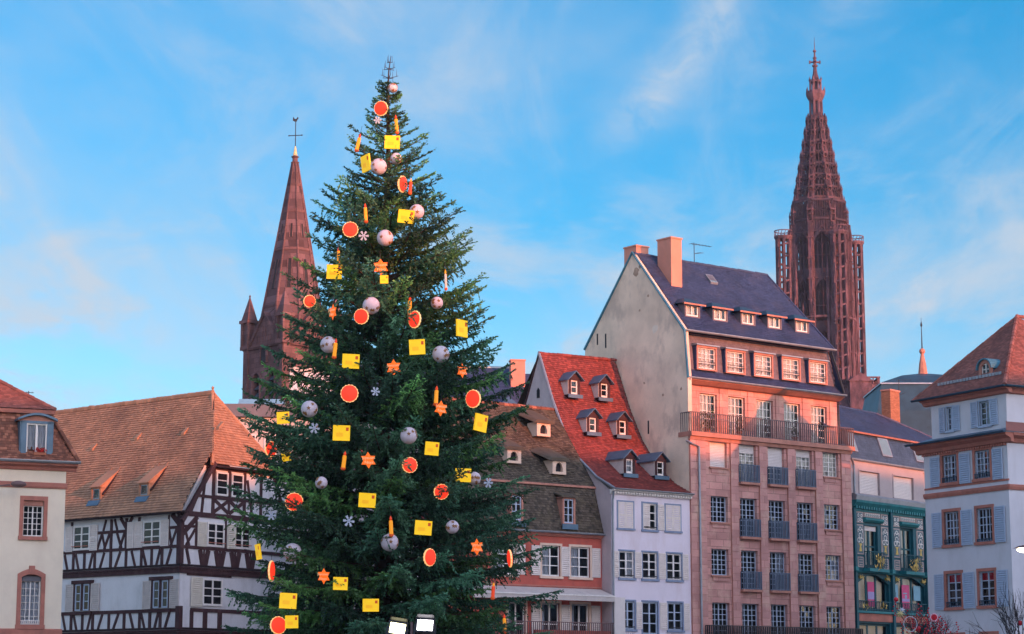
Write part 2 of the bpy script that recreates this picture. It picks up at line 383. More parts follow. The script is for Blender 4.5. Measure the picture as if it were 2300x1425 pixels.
def foldmesh(w, h, n):
    k = MB(); m = n * 6
    for i in range(m):
        f = lambda t: (-w / 2 + w * t / m, .035 * math.sin(t * 2 * math.pi / 6) + .012 * math.sin(t * 1.7))
        (xa, ya_), (xb, yb) = f(i), f(i + 1)
        k.quad((xa, ya_, 0), (xb, yb, 0), (xb, yb, h), (xa, ya_, h))
    return k.mesh('curtain', True)
def win(par, W, uc, v0, w, h, cols=2, rows=3, fm='white', rec=.16, back=.6, curt=None, flat=False, bar=.055, split=True, fw=.08, M=None, name='window', glass='glass', blind=None, cmat=None):
    w = round(w, 2); h = round(h, 2)
    me, cells = cached(('win', w, h, cols, rows, bar, split, fw, fm), lambda: winmesh(w, h, cols, rows, bar, split, fw))
    M = (M if M is not None else W.M) @ T(uc, rec, v0)
    o = put('window_frame' if flat else name, me, fm, par, M); P = par if flat else o
    for a, c, e, f in cells:
        pw, ph = round(c - a, 3), round(f - e, 3)
        pm = cached(('pane', pw, ph, glass), lambda: MB().quad((-pw / 2, 0, -ph / 2), (pw / 2, 0, -ph / 2), (pw / 2, 0, ph / 2), (-pw / 2, 0, ph / 2)).mesh('pane'))
        tilt = Matrix.Rotation(R(random.gauss(0, .5)), 4, 'X') @ Matrix.Rotation(R(random.gauss(0, .5)), 4, 'Z')
        put('pane', pm, glass, P, M @ T((a + c) / 2, .035, (e + f) / 2) @ tilt)
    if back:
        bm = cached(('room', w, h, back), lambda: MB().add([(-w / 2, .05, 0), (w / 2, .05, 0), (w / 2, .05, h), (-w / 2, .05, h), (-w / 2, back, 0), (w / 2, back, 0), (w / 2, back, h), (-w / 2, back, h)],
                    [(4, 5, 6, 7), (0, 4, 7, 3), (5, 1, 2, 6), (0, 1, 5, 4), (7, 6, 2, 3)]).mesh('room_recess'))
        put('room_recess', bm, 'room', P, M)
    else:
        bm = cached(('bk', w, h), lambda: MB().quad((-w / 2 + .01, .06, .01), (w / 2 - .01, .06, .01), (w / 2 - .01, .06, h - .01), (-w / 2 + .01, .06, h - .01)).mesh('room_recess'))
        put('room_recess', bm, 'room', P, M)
    for (a, c, lo, hi) in (curt or []):
        cw, ch = round((c - a) * w, 2), round((hi - lo) * h, 2)
        cm = cached(('curt', cw, ch, cmat), lambda: foldmesh(cw, ch, max(2, int(cw / .16))))
        put('curtain', cm, 'curtain_white' if cmat is None else cmat, P, M @ T(-w / 2 + (a + c) / 2 * w, .12 if back else .048, lo * h))
    if blind:
        hh = round(blind * h, 2)
        put('roller_blind', cached(('blind', w, hh, blind), lambda: blindmesh(w - .1, hh)), 'blind', P, M @ T(0, -.03, h - hh))
    return o
def blindmesh(w, h):
    k = MB(); n = max(2, int(h / .09))
    for i in range(n): k.extr([(0, i * h / n), (.012, i * h / n), (.012, (i + 1) * h / n), (-.012, (i + .6) * h / n)], -w / 2, w / 2)
    return k.mesh('roller_blind')
def shuttermesh(w, h, rails):
    k = MB(); t = .045; fr = .065
    k.box(-w / 2, -w / 2 + fr, 0, t, 0, h); k.box(w / 2 - fr, w / 2, 0, t, 0, h)
    zs = [0] + [h * r for r in rails] + [h]
    for i, z in enumerate(zs):
        a, c = (z, z + fr) if i == 0 else ((z - fr, z) if i == len(zs) - 1 else (z - fr / 2, z + fr / 2))
        k.box(-w / 2 + fr, w / 2 - fr, 0, t, a, c)
    n = int(h / .12)
    for i in range(n):
        z = fr + (h - 2 * fr) * (i + .5) / n
        k.add([(-w / 2 + fr, -.012, z - .03), (w / 2 - fr, -.012, z - .03), (w / 2 - fr, .04, z + .045), (-w / 2 + fr, .04, z + .045)], [(0, 1, 2, 3)])
    k.quad((-w / 2 + fr, .042, fr), (w / 2 - fr, .042, fr), (w / 2 - fr, .042, h - fr), (-w / 2 + fr, .042, h - fr))
    return k.mesh('shutter')
def shutter(b, W, uc, v0, w, h, m='shutter_grey', rails=(.5,), y=-.05, ang=0.):
    w = round(w, 2); h = round(h, 2)
    return put('shutter', cached(('sh', w, h, m, rails), lambda: shuttermesh(w, h, rails)), m, b, W.M @ T(uc, y, v0) @ Matrix.Rotation(R(ang + random.gauss(0, 1.2)), 4, 'Z') @ Matrix.Rotation(R(random.gauss(0, .35)), 4, 'Y'))
def surround(b, W, u0, u1, v0, v1, sw, m, proud=.05, sill=.12, y=0., lint=None):
    k = MB(); l = lint or sw
    k.box(u0 - sw, u0, y - proud, y + .1, v0, v1); k.box(u1, u1 + sw, y - proud, y + .1, v0, v1)
    k.box(u0 - sw, u1 + sw, y - proud - .003, y + .1, v1, v1 + l); k.box(u0 - sw - .03, u1 + sw + .03, y - proud - .06, y + .1, v0 - sill, v0)
    return put('window_surround', k, m, b, W.M)

# --- roofs: real tiles, laid in courses
def tiles(par, W, name, b0, z0, b1, z1, ua0, ub0, ua1, ub1, m, tw=.18, ex=.17, th=.018, jit=.004, under='underroof', skip=None, u_is=None):
    ln = math.hypot(b1 - b0, z1 - z0); n = max(1, int(round(ln / ex))); ex = ln / n
    db, dzz = (b1 - b0) / ln, (z1 - z0) / ln; nb, nz = -dzz, db        # outward normal in (b,z)
    base = put(name, MB().quad((ua0, b0, z0), (ub0, b0, z0), (ub1, b1, z1), (ua1, b1, z1)), under, par, W.M)
    us = []; ss = []
    for i in range(n):
        s_ = i * ex; t = (i + .5) / n
        a = ua0 + (ua1 - ua0) * t; c = ub0 + (ub1 - ub0) * t
        x = np.arange(a + tw * (.5 if i % 2 else 0.), c + tw * .01, tw)
        x = x[(x - tw * .5 >= a - tw * .3) & (x + tw * .5 <= c + tw * .3)]
        us.append(x); ss.append(np.full(len(x), s_))
    u = np.concatenate(us); s_ = np.concatenate(ss)
    if skip is not None:
        keep = np.ones(len(u), bool)
        for (a, c, sa_, sb_) in skip: keep &= ~((u > a) & (u < c) & (s_ > sa_) & (s_ < sb_))
        u, s_ = u[keep], s_[keep]
    N = len(u)
    if N == 0: return base
    hw = tw * .485 * (1 + rng.normal(0, .015, N)); lo = s_ + rng.normal(0, ex * .035, N); hi = s_ + ex * 1.12
    lift = .012 + th + np.abs(rng.normal(0, jit, N)); hl = np.full(N, .006); sk = rng.normal(0, .004, N)
    def P(uu, s, h): return np.stack([uu, b0 + db * s + nb * h, z0 + dzz * s + nz * h], 1)
    V = np.stack([P(u - hw, lo, lift), P(u + hw, lo, lift + sk), P(u + hw, hi, hl), P(u - hw, hi, hl), P(u - hw, lo, lift - th), P(u + hw, lo, lift - th + sk)], 1).reshape(-1, 3)
    o = (np.arange(N) * 6)[:, None]
    F = np.concatenate([o + np.array([[0, 1, 2, 3]]), o + np.array([[4, 5, 1, 0]]), o + np.array([[4, 0, 3, 3]]), o + np.array([[1, 5, 2, 2]])], 0)
    tri = F[2 * N:, :3]; qd = F[:2 * N]
    me = bpy.data.meshes.new('roof_tiles')
    me.from_pydata(V.tolist(), [], qd.tolist() + tri.tolist()); me.update()
    t = put('roof_tiles', me, m, base, W.M); t['kind'] = 'stuff'
    return base
def ridge(par, p0, p1, r, m, step=.34, name='ridge_tiles'):
    p0, p1 = Vector(p0), Vector(p1); d = p1 - p0; n = max(1, int(d.length / step)); k = MB()
    for i in range(n):
        a = p0 + d * (i / n); c = p0 + d * ((i + 1.12) / n); j = Vector((0, 0, random.gauss(0, .008)))
        k.tube([a + j, c + j], [r * 1.12, r * .95], 7)
    return put(name, k, m, par)
def railing(b, W, u0, u1, v0, h, m, step=.12, r=.012, y=-.1, name='railing', sides=0, mid=()):
    k = MB(); n = int(round((u1 - u0) / step)); st = (u1 - u0) / n
    for i in range(n + 1):
        x = u0 + st * i; k.box(x - r, x + r, y - r, y + r, v0, v0 + h)
    k.box(u0 - .02, u1 + .02, y - .03, y + .03, v0 + h, v0 + h + .045); k.box(u0, u1, y - .02, y + .02, v0 + .04, v0 + .07)
    for z in mid: k.box(u0, u1, y - .015, y + .015, v0 + z, v0 + z + .03)
    if sides:
        for x in (u0, u1):
            ns = max(1, int(sides / step))
            for i in range(1, ns + 1):
                yy = y + sides * i / ns; k.box(x - r, x + r, yy - r, yy + r, v0, v0 + h)
            k.box(x - .03, x + .03, y, y + sides, v0 + h, v0 + h + .045)
    return put(name, k, m, b, W.M)
def gutter(b, W, u0, u1, y, z, m='zinc', r=.085, name='gutter'):
    k = MB(); pr = [(y + r * math.cos(t), z + r * math.sin(t)) for t in [math.pi + math.pi * i / 6 for i in range(7)]]
    k.extr(pr, u0, u1); k.box(u0, u1, y - r - .012, y - r + .012, z - .01, z + .02); return put(name, k, m, b, W.M)
def pipe(b, pts, r, m='zinc', name='downpipe', M=I4): return put(name, MB().tube(pts, r, 8), m, b, M)

# ================================================================== the setting
g = put('ground', MB().quad((-640, -640, 0), (640, -640, 0), (640, 640, 0), (-640, 640, 0)), 'paving'); tag(g, kind='structure')

# houses along the sunset side of the square, out of the picture: they throw the evening shade over its lower storeys
for i in range(8):
    k0 = 24 + i * 20
    W = Wall((3.3 + .751 * k0, -3.75 + .66 * k0), math.degrees(math.atan2(-.66, -.751)))
    wd = 20.0; hh = 24.6 + (.05, .0, .03, -.03, .0)[i % 5]
    b = thing('town_house', ('first', 'second', 'third', 'fourth', 'fifth', 'sixth', 'seventh', 'eighth', 'ninth')[i] + ' house in the row along the sunset side of the square', 'house', tuple(W.p(-wd / 2, 5, 0)), 'houses on the sunset side of the square')
    holes = [(-wd + 1.6 + 2.9 * c, -wd + 2.9 + 2.9 * c, 1.2 + 3.3 * r, 3.2 + 3.3 * r) for c in range(6) for r in range(7)]
    wall(b, W, -wd, 0, 0, hh, holes, 'facade_plain')
    part(b, W, 'body', MB().box(-wd, 0, .3, 12, 0, hh), 'facade_plain')
    part(b, W, 'roof', MB().extr([(-.4, hh), (.6, hh + 3.0), (6, hh + 3.8), (11.4, hh + 3.0), (12.4, hh)], -wd, 0), 'slate_plain')
    for (a, c, d, e) in holes: put('pane', cached(('tp',), lambda: MB().quad((0, 0, 0), (1.3, 0, 0), (1.3, 0, 2), (0, 0, 2)).mesh('pane')), 'glass', b, W.M @ T(a, .2, d))

for i in range(6):  # unseen row, added so the windows reflect dark fronts, not bright sky
    W = Wall((62 - i * 24.0, -42.0), 180); wd = 24.0; hh = (17, 15.5, 18, 16, 17.5, 15)[i]
    b = thing('town_house', ('first', 'second', 'third', 'fourth', 'fifth', 'sixth')[i] + ' unseen house of the row closing the square behind the viewer', 'house', tuple(W.p(wd / 2, 5, 0)), 'houses behind the viewer')
    holes = [(1.6 + 2.9 * c, 2.9 + 2.9 * c, 1.2 + 3.3 * r, 3.2 + 3.3 * r) for c in range(7) for r in range(4)]
    wall(b, W, 0, wd, 0, hh, holes, 'facade_plain'); part(b, W, 'body', MB().box(0, wd, .3, 12, 0, hh), 'facade_plain')
    part(b, W, 'roof', MB().extr([(-.4, hh), (6, hh + 6), (12.4, hh)], 0, wd), 'underroof')
    for (a, c, d, e) in holes: put('pane', CACHE[('tp',)], 'glass', b, W.M @ T(a, .2, d))

# ================================================================== sandstone house with the slate roof
W = Wall((10.348, 125.0), 37.6)
b = thing('sandstone_house', 'tall pink sandstone house with blue slate mansard roof and sunlit balcony storey', 'house', tuple(W.p(6.7, 0, 0)))
PC = [2.35, 4.73, 7.10, 9.48, 11.8]; PT = [16.28, 13.04, 9.94, 6.82]
holes = []
for r, zt in enumerate(PT):
    for c, u in enumerate(PC): holes.append((u - .69, u + .69, zt - (1.53 if c in (0, 4) and r < 3 else 2.3), zt))
wall(b, W, 0, 13.5, 0, 16.6, holes, 'sandstone', .3)
part(b, W, 'side_wall', MB().quad((13.5, 0, 0), (13.5, 9.7, 0), (13.5, 9.7, 19.6), (13.5, .8, 19.6)).quad((13.5, 0, 0), (13.5, .8, 0), (13.5, .8, 16.6), (13.5, 0, 16.6)), 'sandstone')
part(b, W, 'gable_wall', MB().extr([(.02, 0), (.02, 16.6), (0, 19.95), (.25, 22.8), (4.85, 28.15), (9.45, 22.8), (9.7, 19.9), (9.7, 0)], 0, .3), 'gable')
for i, (u, bb, h) in enumerate([(-.012, 3.1, .5), (-.012, 3.5, .8), (-.012, 7.4, .9), (-.012, 8.2, .7)]):
    part(b, W, 'wall_slot', MB().box(-.012, .02, bb, bb + .12, (15.2, 16.9, 22.6, 22.9)[i], (15.2, 16.9, 22.6, 22.9)[i] + h), 'room')
mat('plasterpale', (.80, .68, .56), .9, .1, 3); mat('plasterworn', (.44, .30, .22), .95, .3, 3)
rp = random.Random(8)
for (bb, z, r, m_) in ((2.86, 23.2, .34, 'plasterpale'), (4.55, 26.95, .30, 'plasterworn'), (4.2, 27.2, .14, 'plasterworn'), (3.45, 25.3, .12, 'plasterworn'), (4.25, 24.5, .10, 'plasterworn'), (2.2, 19.1, .10, 'plasterworn'), (.6, 19.3, .12, 'plasterworn'), (3.9, 20.0, .09, 'plasterworn')):
    part(b, W, 'plaster_patch', MB().extr([(bb + r * rp.uniform(.6, 1.15) * math.cos(6.283 * j / 11), z + r * rp.uniform(.5, 1.1) * math.sin(6.283 * j / 11)) for j in range(11)], -.007, .02), m_)
part(b, W, 'verge', MB().tube([(-.02, -.05, 19.9), (-.02, .2, 22.75), (-.02, 4.85, 28.2), (-.02, 9.5, 22.75)], .09, 6), 'copperlite')
for u0, u1 in [(.02, 1.25), (3.25, 3.85), (5.60, 6.22), (7.98, 8.6), (10.36, 10.98), (12.65, 13.48)]:
    pl = part(b, W, 'pilaster', MB().box(u0, u1, -.07, .0, 0, 16.25), 'sandtrim')
    nz = 38; wdt = u1 - u0
    for j in range(9, nz):
        z0, z1 = 16.24 * j / nz, 16.24 * (j + 1) / nz; cut = [u0, u1] if (wdt < .7 and j % 3) or (wdt >= .7 and j % 2 == 0 and wdt < .9) else [u0, u0 + wdt * (.38 if j % 2 else .6), u1]
        for a, c in zip(cut, cut[1:]): put('stone_block', MB().box(a + .009, c - .009, -.10 - random.uniform(0, .008), -.06, z0 + .009, z1 - .009), 'ashlar', pl, W.M)
run(b, W, 'string_course', -.03, 13.55, [(.02, 16.25), (-.13, 16.25), (-.2, 16.46), (.02, 16.46)], 'sandtrim')
k = 0
for r, zt in enumerate(PT):
    for c, u in enumerate(PC):
        small = c in (0, 4) and r < 3; h = 1.53 if small else 2.3
        cu = None; bl = None
        if r == 0:
            bl = (.98, .24, .52, .20, None)[c]; cu = [(.02, .98, .02, .98)] if c in (1, 3, 4) else None
        elif random.random() < .3: cu = [(.04, .04 + random.uniform(.15, .35), .02, .97)] if random.random() < .6 else [(.6, .96, .02, .97)]
        win(b, W, u, zt - h, 1.36, h, 4, 5 if small else 7, 'bluewhite' if r else 'white', .2, .7, cu, bar=.036, fw=.06, blind=bl, cmat='curtain' if r == 0 else None)
        if small:
            run(b, W, 'window_sill', u - .78, u + .78, [(.05, zt - h - .1), (-.12, zt - h - .1), (-.12, zt - h), (.05, zt - h)], 'sandtrim')
            bx(b, W, 'apron', u - .62, u + .62, -.05, .01, zt - h - .34, zt - h - .1, 'sandstone')
        elif r < 3:
            bx(b, W, 'balconette_slab', u - .80, u + .80, -.28, .02, zt - h - .14, zt - h, 'sandtrim')
            railing(b, W, u - .74, u + .74, zt - h, 1.02, 'ironblue', .125, .024, -.22, 'balconette_railing', .2)
bx(b, W, 'balcony_slab', .9, 13.6, -.7, .0, 4.25, 4.42, 'sandtrim')
railing(b, W, 1.0, 13.55, 4.42, 1.03, 'iron', .15, .03, -.62, 'balcony_railing', .5)
# set-back storey behind the long balcony
lc = [2.35, 4.66, 7.02, 9.36, 11.70]
bx(b, W, 'balcony_slab', -.06, 13.68, -.32, .85, 16.46, 16.72, 'sandtrim')
railing(b, W, 0, 13.62, 16.72, 1.12, 'railbrown', .17, .024, -.24, 'balcony_railing', .9)
wall(b, W, .3, 13.3, 16.6, 19.95, [(u - .7, u + .7, 16.75, 19.22) for u in lc], 'sandstone', .3, y=.8)
for u in lc: win(b, W, u, 16.75, 1.38, 2.45, 4, 5, 'white', .98, .7, [(.02, .68, .02, .98)], bar=.035, fw=.06, cmat='curtain')
for u in (1.2, 3.5, 5.85, 8.2, 10.5, 12.9): bx(b, W, 'pilaster', u - .28, u + .28, .75, .8, 16.75, 19.6, 'sandstone')
run(b, W, 'eave', .3, 13.35, [(.85, 19.62), (.5, 19.66), (.12, 19.86), (.12, 19.94), (.85, 19.94)], 'sandtrim')
gutter(b, W, .05, 13.4, .06, 19.98, 'zinc', .09)
tiles(b, W, 'mansard_foot', .12, 19.98, .66, 20.55, .3, 13.25, .3, 13.1, 'slate', .22, .16, .008)
tiles(b, W, 'mansard', .66, 20.55, .84, 22.72, .3, 13.1, .3, 12.75, 'slate_mauve_lit', .22, .16, .008)
part(b, W, 'mansard_side', MB().quad((13.27, .12, 19.98), (13.27, 9.6, 19.98), (12.75, 9.2, 22.75), (12.75, .8, 22.75)), 'slate_plain')
part(b, W, 'downpipe', MB().tube([(12.62, .5, 22.7), (12.8, .3, 21.8), (13.2, .05, 20.1)], .07, 6), 'iron')
for u in (1.95, 4.30, 6.64, 9.0, 11.34):
    d = put('dormer', MB().box(-.82, .82, .42, 1.0, 20.55, 20.64).box(-.82, -.70, .42, 1.0, 20.64, 21.9).box(.70, .82, .42, 1.0, 20.64, 21.9).box(-.82, .82, .40, 1.0, 21.9, 22.02), 'sandtrim', b, W.M @ T(u, 0, 0))
    put('dormer_roof', MB().extr([(.30, 22.02), (.30, 22.09), (1.0, 22.22), (1.0, 22.02)], -.92, .92), 'zinc', d, W.M @ T(u, 0, 0))
    for x in (-.86, .82): put('cheek', MB().box(x, x + .04, .44, 1.0, 20.6, 22.0), 'slate_plain', d, W.M @ T(u, 0, 0))
    win(d, W, u, 20.64, 1.40, 1.26, 4, 4, 'white', .52, .8, [(.02, .74, .02, .98)], flat=True, bar=.032, fw=.06, cmat='curtain')
    put('window_rail', MB().box(-.7, .7, .40, .43, 20.92, 20.95).box(-.7, .7, .40, .43, 21.05, 21.07), 'iron', d, W.M @ T(u, 0, 0))
gutter(b, W, .05, 12.72, .2, 22.80, 'zinc', .10)
tiles(b, W, 'roof', .28, 22.82, 4.85, 28.15, .28, 12.66, .28, 11.4, 'slate', .24, .17, .008)
part(b, W, 'roof_back', MB().quad((.28, 9.45, 22.8), (12.66, 9.45, 22.8), (11.4, 4.85, 28.15), (.28, 4.85, 28.15)).add([(12.66, .28, 22.82), (12.66, 9.45, 22.8), (11.4, 4.85, 28.15)], [(0, 1, 2)]), 'slate_plain')
ridge(b, W.p(.1, 4.85, 28.15), W.p(11.4, 4.85, 28.15), .09, 'slate_plain', .5, 'ridge_capping')
ridge(b, W.p(11.4, 4.85, 28.15), W.p(12.66, .28, 22.86), .07, 'slate_plain', .5, 'hip_capping')
for u in (1.45, 3.72, 6.05, 8.30, 10.70):
    M = W.M @ T(u, 1.1, 23.85); kk = MB()
    kk.box(-.62, -.5, .0, 1.2, 0, .74).box(.5, .62, 0, 1.2, 0, .74).box(-.62, .62, 0, 1.2, -.12, .02).box(-.62, .62, .0, 1.2, .70, .76)
    d = put('dormer', kk, 'slate_mauve_lit', b, M)
    put('dormer_roof', MB().add([(-.86, -.22, .76), (.86, -.22, .76), (.86, 1.1, .80), (-.86, 1.1, .80), (-.28, .42, 1.14), (.28, .42, 1.14), (.28, 1.55, 1.16), (-.28, 1.55, 1.16)],
                              [(0, 1, 5, 4), (1, 2, 6, 5), (3, 0, 4, 7), (4, 5, 6, 7), (0, 3, 2, 1)]), 'copper', d, M)
    put('fascia', MB().box(-.88, .88, -.26, -.2, .66, .76), 'sandtrim', d, M)
    win(d, None, 0, .02, 1.0, .68, 2, 1, 'white', .05, .5, [(.04, .8, .02, .98)], flat=True, M=M, bar=.05, cmat='curtain')
for (nm, u0, u1, b0, b1, z0, z1) in (('chimney', 1.50, 2.37, 3.0, 4.25, 25.3, 29.0), ('chimney', .95, 1.95, 5.6, 6.75, 24.5, 28.85)):
    c = bx(b, W, nm, u0, u1, b0, b1, z0, z1, 'chimney'); put('chimney_cap', MB().box(u0 - .05, u1 + .05, b0 - .05, b1 + .05, z1, z1 + .09), 'chimney', c, W.M)
sk = part(b, W, 'skylight', MB().extr([(3.55, 26.66), (3.5, 26.78), (4.02, 27.36), (4.05, 27.24)], 5.25, 5.85), 'zinc')
put('pane', MB().quad((5.31, 3.54, 26.84), (5.79, 3.54, 26.84), (5.79, 3.98, 27.32), (5.31, 3.98, 27.32)), 'glass', sk, W.M)
put('backing', MB().quad((5.31, 3.53, 26.815), (5.79, 3.53, 26.815), (5.79, 3.99, 27.32), (5.31, 3.99, 27.32)), 'posterblue', sk, W.M)
pipe(b, [W.p(-.1, .1, 16.2), W.p(.05, -.2, 16.0), W.p(.62, -.2, 15.85), W.p(.66, -.19, 0)], .065)
pipe(b, [W.p(.16, .0, 19.9), W.p(.3, .3, 19.2), W.p(.34, .3, 16.8)], .06)
def antenna(name, label, base, h, L_, ang, n=7, flip=1):
    a = thing(name, label, 'antenna', base); M = T(*base) @ Matrix.Rotation(R(ang), 4, 'Z')
    put('mast', MB().tube([(0, 0, -.3), (0, 0, h)], .025, 6), 'iron', a, M)
    kk = MB().tube([(-.2 * L_ * flip, 0, h - .08), (L_ * flip, 0, h - .05)], .018, 5)
    for i in range(n):
        x = flip * L_ * (i / (n - 1) * 1.15 - .15); r = .26 - .02 * i; kk.tube([(x, -r, h - .06), (x, r, h - .06)], .01, 4)
    put('boom', kk, 'iron', a, M)
    put('lower_boom', MB().tube([(0, 0, h * .45), (.5 * L_ * flip, -.1, h * .55)], .015, 5).tube([(.2 * flip, -.2, h * .5), (.2 * flip, .2, h * .5)], .01, 4).tube([(.4 * flip, -.2, h * .53), (.4 * flip, .2, h * .53)], .01, 4), 'iron', a, M)
    return a
antenna('television_antenna', 'thin television antenna on the slate ridge of the sandstone house', tuple(W.p(5.1, 4.85, 28.2)), 1.25, 1.4, 37.6)
# potted plants on the sunlit balcony
def leafy(n, rad, h, size, seed):
    r = random.Random(seed); kk = MB()
    for i in range(n):
        a = r.uniform(0, 6.28); q = rad * math.sqrt(r.random()); z = h * r.random(); s = size * r.uniform(.6, 1.2)
        M = T(q * math.cos(a), q * math.sin(a), z) @ Matrix.Rotation(r.uniform(0, 6.28), 4, 'Z') @ Matrix.Rotation(r.uniform(-1, 1.2), 4, 'X')
        kk.add([(0, 0, 0), (s * .3, s * .5, 0), (0, s, .02), (-s * .3, s * .5, 0)], [(0, 1, 2, 3)], M)
    return kk
for i, (u, sc, lab) in enumerate([(1.75, .85, 'large leafy bush in a pot at the left end of the sunlit balcony'), (4.35, .6, 'thin potted shrub between the two left doors of the sunlit balcony'), (9.0, .45, 'small potted plant near the middle right of the sunlit balcony')]):
    q = W.p(u, .25, 16.72); t = thing('potted_plant', lab, 'plant', tuple(q), 'plants on the sunlit balcony')
    put('pot', MB().lathe([(.14, 0), (.2, .32), (.17, .32)], 10), 'terracotta', t, T(*q))
    put('foliage', leafy(int(240 * sc), .5 * sc, 1.25 * sc, .16, i).tube([(0, 0, .2), (.05, .03, .9 * sc)], .02, 5), 'leaf', t, T(q.x, q.y, q.z + .3))

# ================================================================== lavender house with the red roof
b = thing('lavender_house', 'narrow pale lavender house with steep red tile roof and six gabled dormers', 'house', tuple(W.p(-3, 0, 0)))
rows = [(10.80, 12.33), (8.0, 9.55), (5.13, 6.73)]
Lh = [(-3.64, -2.58, 10.82, 12.32)] + [(a, c, 8.02, 9.53) for a, c in ((-5.41, -4.33), (-3.68, -2.59), (-1.82, -.71))] + [(-5.28, -4.3, 5.15, 6.72), (-3.72, -2.58, 4.3, 6.72), (-1.78, -.69, 5.15, 6.72)]
wall(b, W, -6.0, 0, 0, 12.75, Lh, 'lavender', .12)
for a, c, d, e in Lh:
    surround(b, W, a, c, d, e, .09, 'frameblue', .03, .12)
    win(b, W, (a + c) / 2, d, c - a, e - d, 2, 4 if e - d > 2 else 3, 'white' if d > 7 else 'bluewhite', .06, .6, random.choice([None, [(.05, .3, .02, .98)], [(.62, .95, .02, .98)]]))
    bx(b, W, 'flower_rail', a + .05, c - .05, -.09, -.05, d + .12, d + .17, 'iron')
for a, c in ((-5.5, -4.36), (-1.89, -.76)):                      # closed pairs
    surround(b, W, a, c, 10.82, 12.32, .08, 'frameblue', .03, .10)
    for q in (0, 1): shutter(b, W, a + (c - a) * (.25 + .5 * q), 10.84, (c - a) / 2 - .015, 1.46, 'shutter_white', (.5,), -.03)
shutter(b, W, -3.38, 10.84, .52, 1.46, 'shutter_white', (.5,), -.05); shutter(b, W, -2.26, 10.84, .50, 1.46, 'shutter_white', (.5,), -.06)
for u, wd in ((-5.70, .46), (-4.03, .52), (-2.2, .52), (-.42, .44)): shutter(b, W, u, 8.06, wd, 1.46, 'shutter_white', (.5,), -.06)
for u, wd in ((-4.0, .44), (-2.16, .54), (-.38, .44)): shutter(b, W, u, 5.18, wd, 1.52, 'shutter_white', (.5,), -.06)
run(b, W, 'cornice', -6.06, .0, [(.02, 12.72), (-.1, 12.72), (-.14, 12.86), (-.34, 12.92), (-.34, 12.99), (.02, 12.99)], 'white')
for i in range(30): bx(b, W, 'modillion', -5.9 + i * .2, -5.8 + i * .2, -.22, -.1, 12.77, 12.87, 'white')
LP = [(-.36, 13.0), (1.2, 13.75), (2.85, 15.0), (4.1, 16.6), (5.2, 18.6), (6.5, 21.6)]
for i in range(5): tiles(b, W, 'roof', LP[i][0], LP[i][1], LP[i + 1][0], LP[i + 1][1], -5.98, -.02, -5.98, -.02, 'tile_red', .17, .14, .026)
part(b, W, 'roof_back', MB().quad((-6, 13, 13), (0, 13, 13), (0, 6.5, 21.6), (-6, 6.5, 21.6)), 'underroof')
ridge(b, W.p(-6.05, 6.5, 21.58), W.p(-.05, 6.5, 21.72), .10, 'tile_red')
part(b, W, 'gable_wall', MB().extr([(0.02, 0), (.02, 12.9)] + [(p, z - .06) for p, z in LP[1:]] + [(8.2, 17.8), (11, 13), (11, 0)], -6.0, -5.75), 'pinkgable')
part(b, W, 'verge', MB().tube([(-6.03, p, z + .02) for p, z in LP], .085, 6), 'zinc')
part(b, W, 'verge_back', MB().tube([(-6.03, 6.5, 21.6), (-6.03, 8.2, 17.85)], .06, 6), 'timber')
for (bb, z, h) in ((6.6, 18.9, .62), (6.5, 17.4, .5)):
    part(b, W, 'loophole', MB().extr([(bb - .14, z), (bb + .14, z), (bb + .14, z + h * .75), (bb, z + h), (bb - .14, z + h * .75)], -6.02, -5.99), 'room')
pipe(b, [W.p(-6.0, -.25, 12.85), W.p(-5.93, -.1, 12.4), W.p(-5.93, -.08, 0)], .06)
gutter(b, W, -6.0, 0, -.4, 13.02, 'zinc', .06)
def gdormer(b, W, u, bb, z, w, h, dep, wm, roofm, cheek, curt=None):
    M = W.M @ T(u, bb - .3, z); kk = MB()
    kk.box(-w / 2, -w / 2 + .16, 0, dep, -.1, h).box(w / 2 - .16, w / 2, 0, dep, -.1, h).box(-w / 2, w / 2, 0, dep, -.1, .02).box(-w / 2, w / 2, 0, dep, h - .1, h)
    kk.prism([(-w / 2, h), (w / 2, h), (0, h + .34)], .02, dep)
    d = put('dormer', kk, cheek, b, M)
    rr = MB(); ov = .17
    for s in (-1, 1):
        rr.add([(s * (w / 2 + ov), -.2, h - .08), (0, -.2, h + .46), (0, dep + .5, h + .46), (s * (w / 2 + ov), dep + .3, h - .08), (s * (w / 2 + ov), -.2, h - .14), (0, -.2, h + .40), (0, dep + .5, h + .40), (s * (w / 2 + ov), dep + .3, h - .14)],
               [(0, 1, 2, 3), (7, 6, 5, 4), (0, 4, 5, 1), (3, 0, 4, 7), (2, 3, 7, 6)])
    put('dormer_roof', rr, roofm, d, M)
    [put('side_panel', MB().box(x, x + .03, .05, dep, 0, h - .06), 'shutter_grey', d, M) for x in (-w / 2 - .03, w / 2)]
    put('apron_flashing', MB().box(-w / 2 - .12, w / 2 + .12, -.12, -.06, -.22, 0), 'zincblue', d, M)
    win(d, None, 0, .02, w - .3, h - .1, 1, 2, wm, .08, .6, curt, flat=True, M=M, bar=.05, split=False, fw=.10)
for i, (u, bb, z) in enumerate([(-4.56, 5.25, 19.05), (-2.23, 5.25, 19.05), (-4.15, 4.05, 16.72), (-1.84, 4.05, 16.72), (-3.45, 1.6, 14.12), (-1.05, 1.6, 14.14)]):
    gdormer(b, W, u, bb, z, .86, .96, 1.5 if i < 4 else 2.2, 'white', 'zincblue', 'timber', [(.0, 1, .02, .98)] if i == 4 else None)
# flat shop board that stands out from the left edge of the facade
sb = put('sign_board', MB().box(-6.08, -5.30, -.34, -.26, 3.4, 6.9), 'blind', None, W.M); tag(sb, 'tall plain grey board fixed at the left edge of the lavender house', 'sign board')

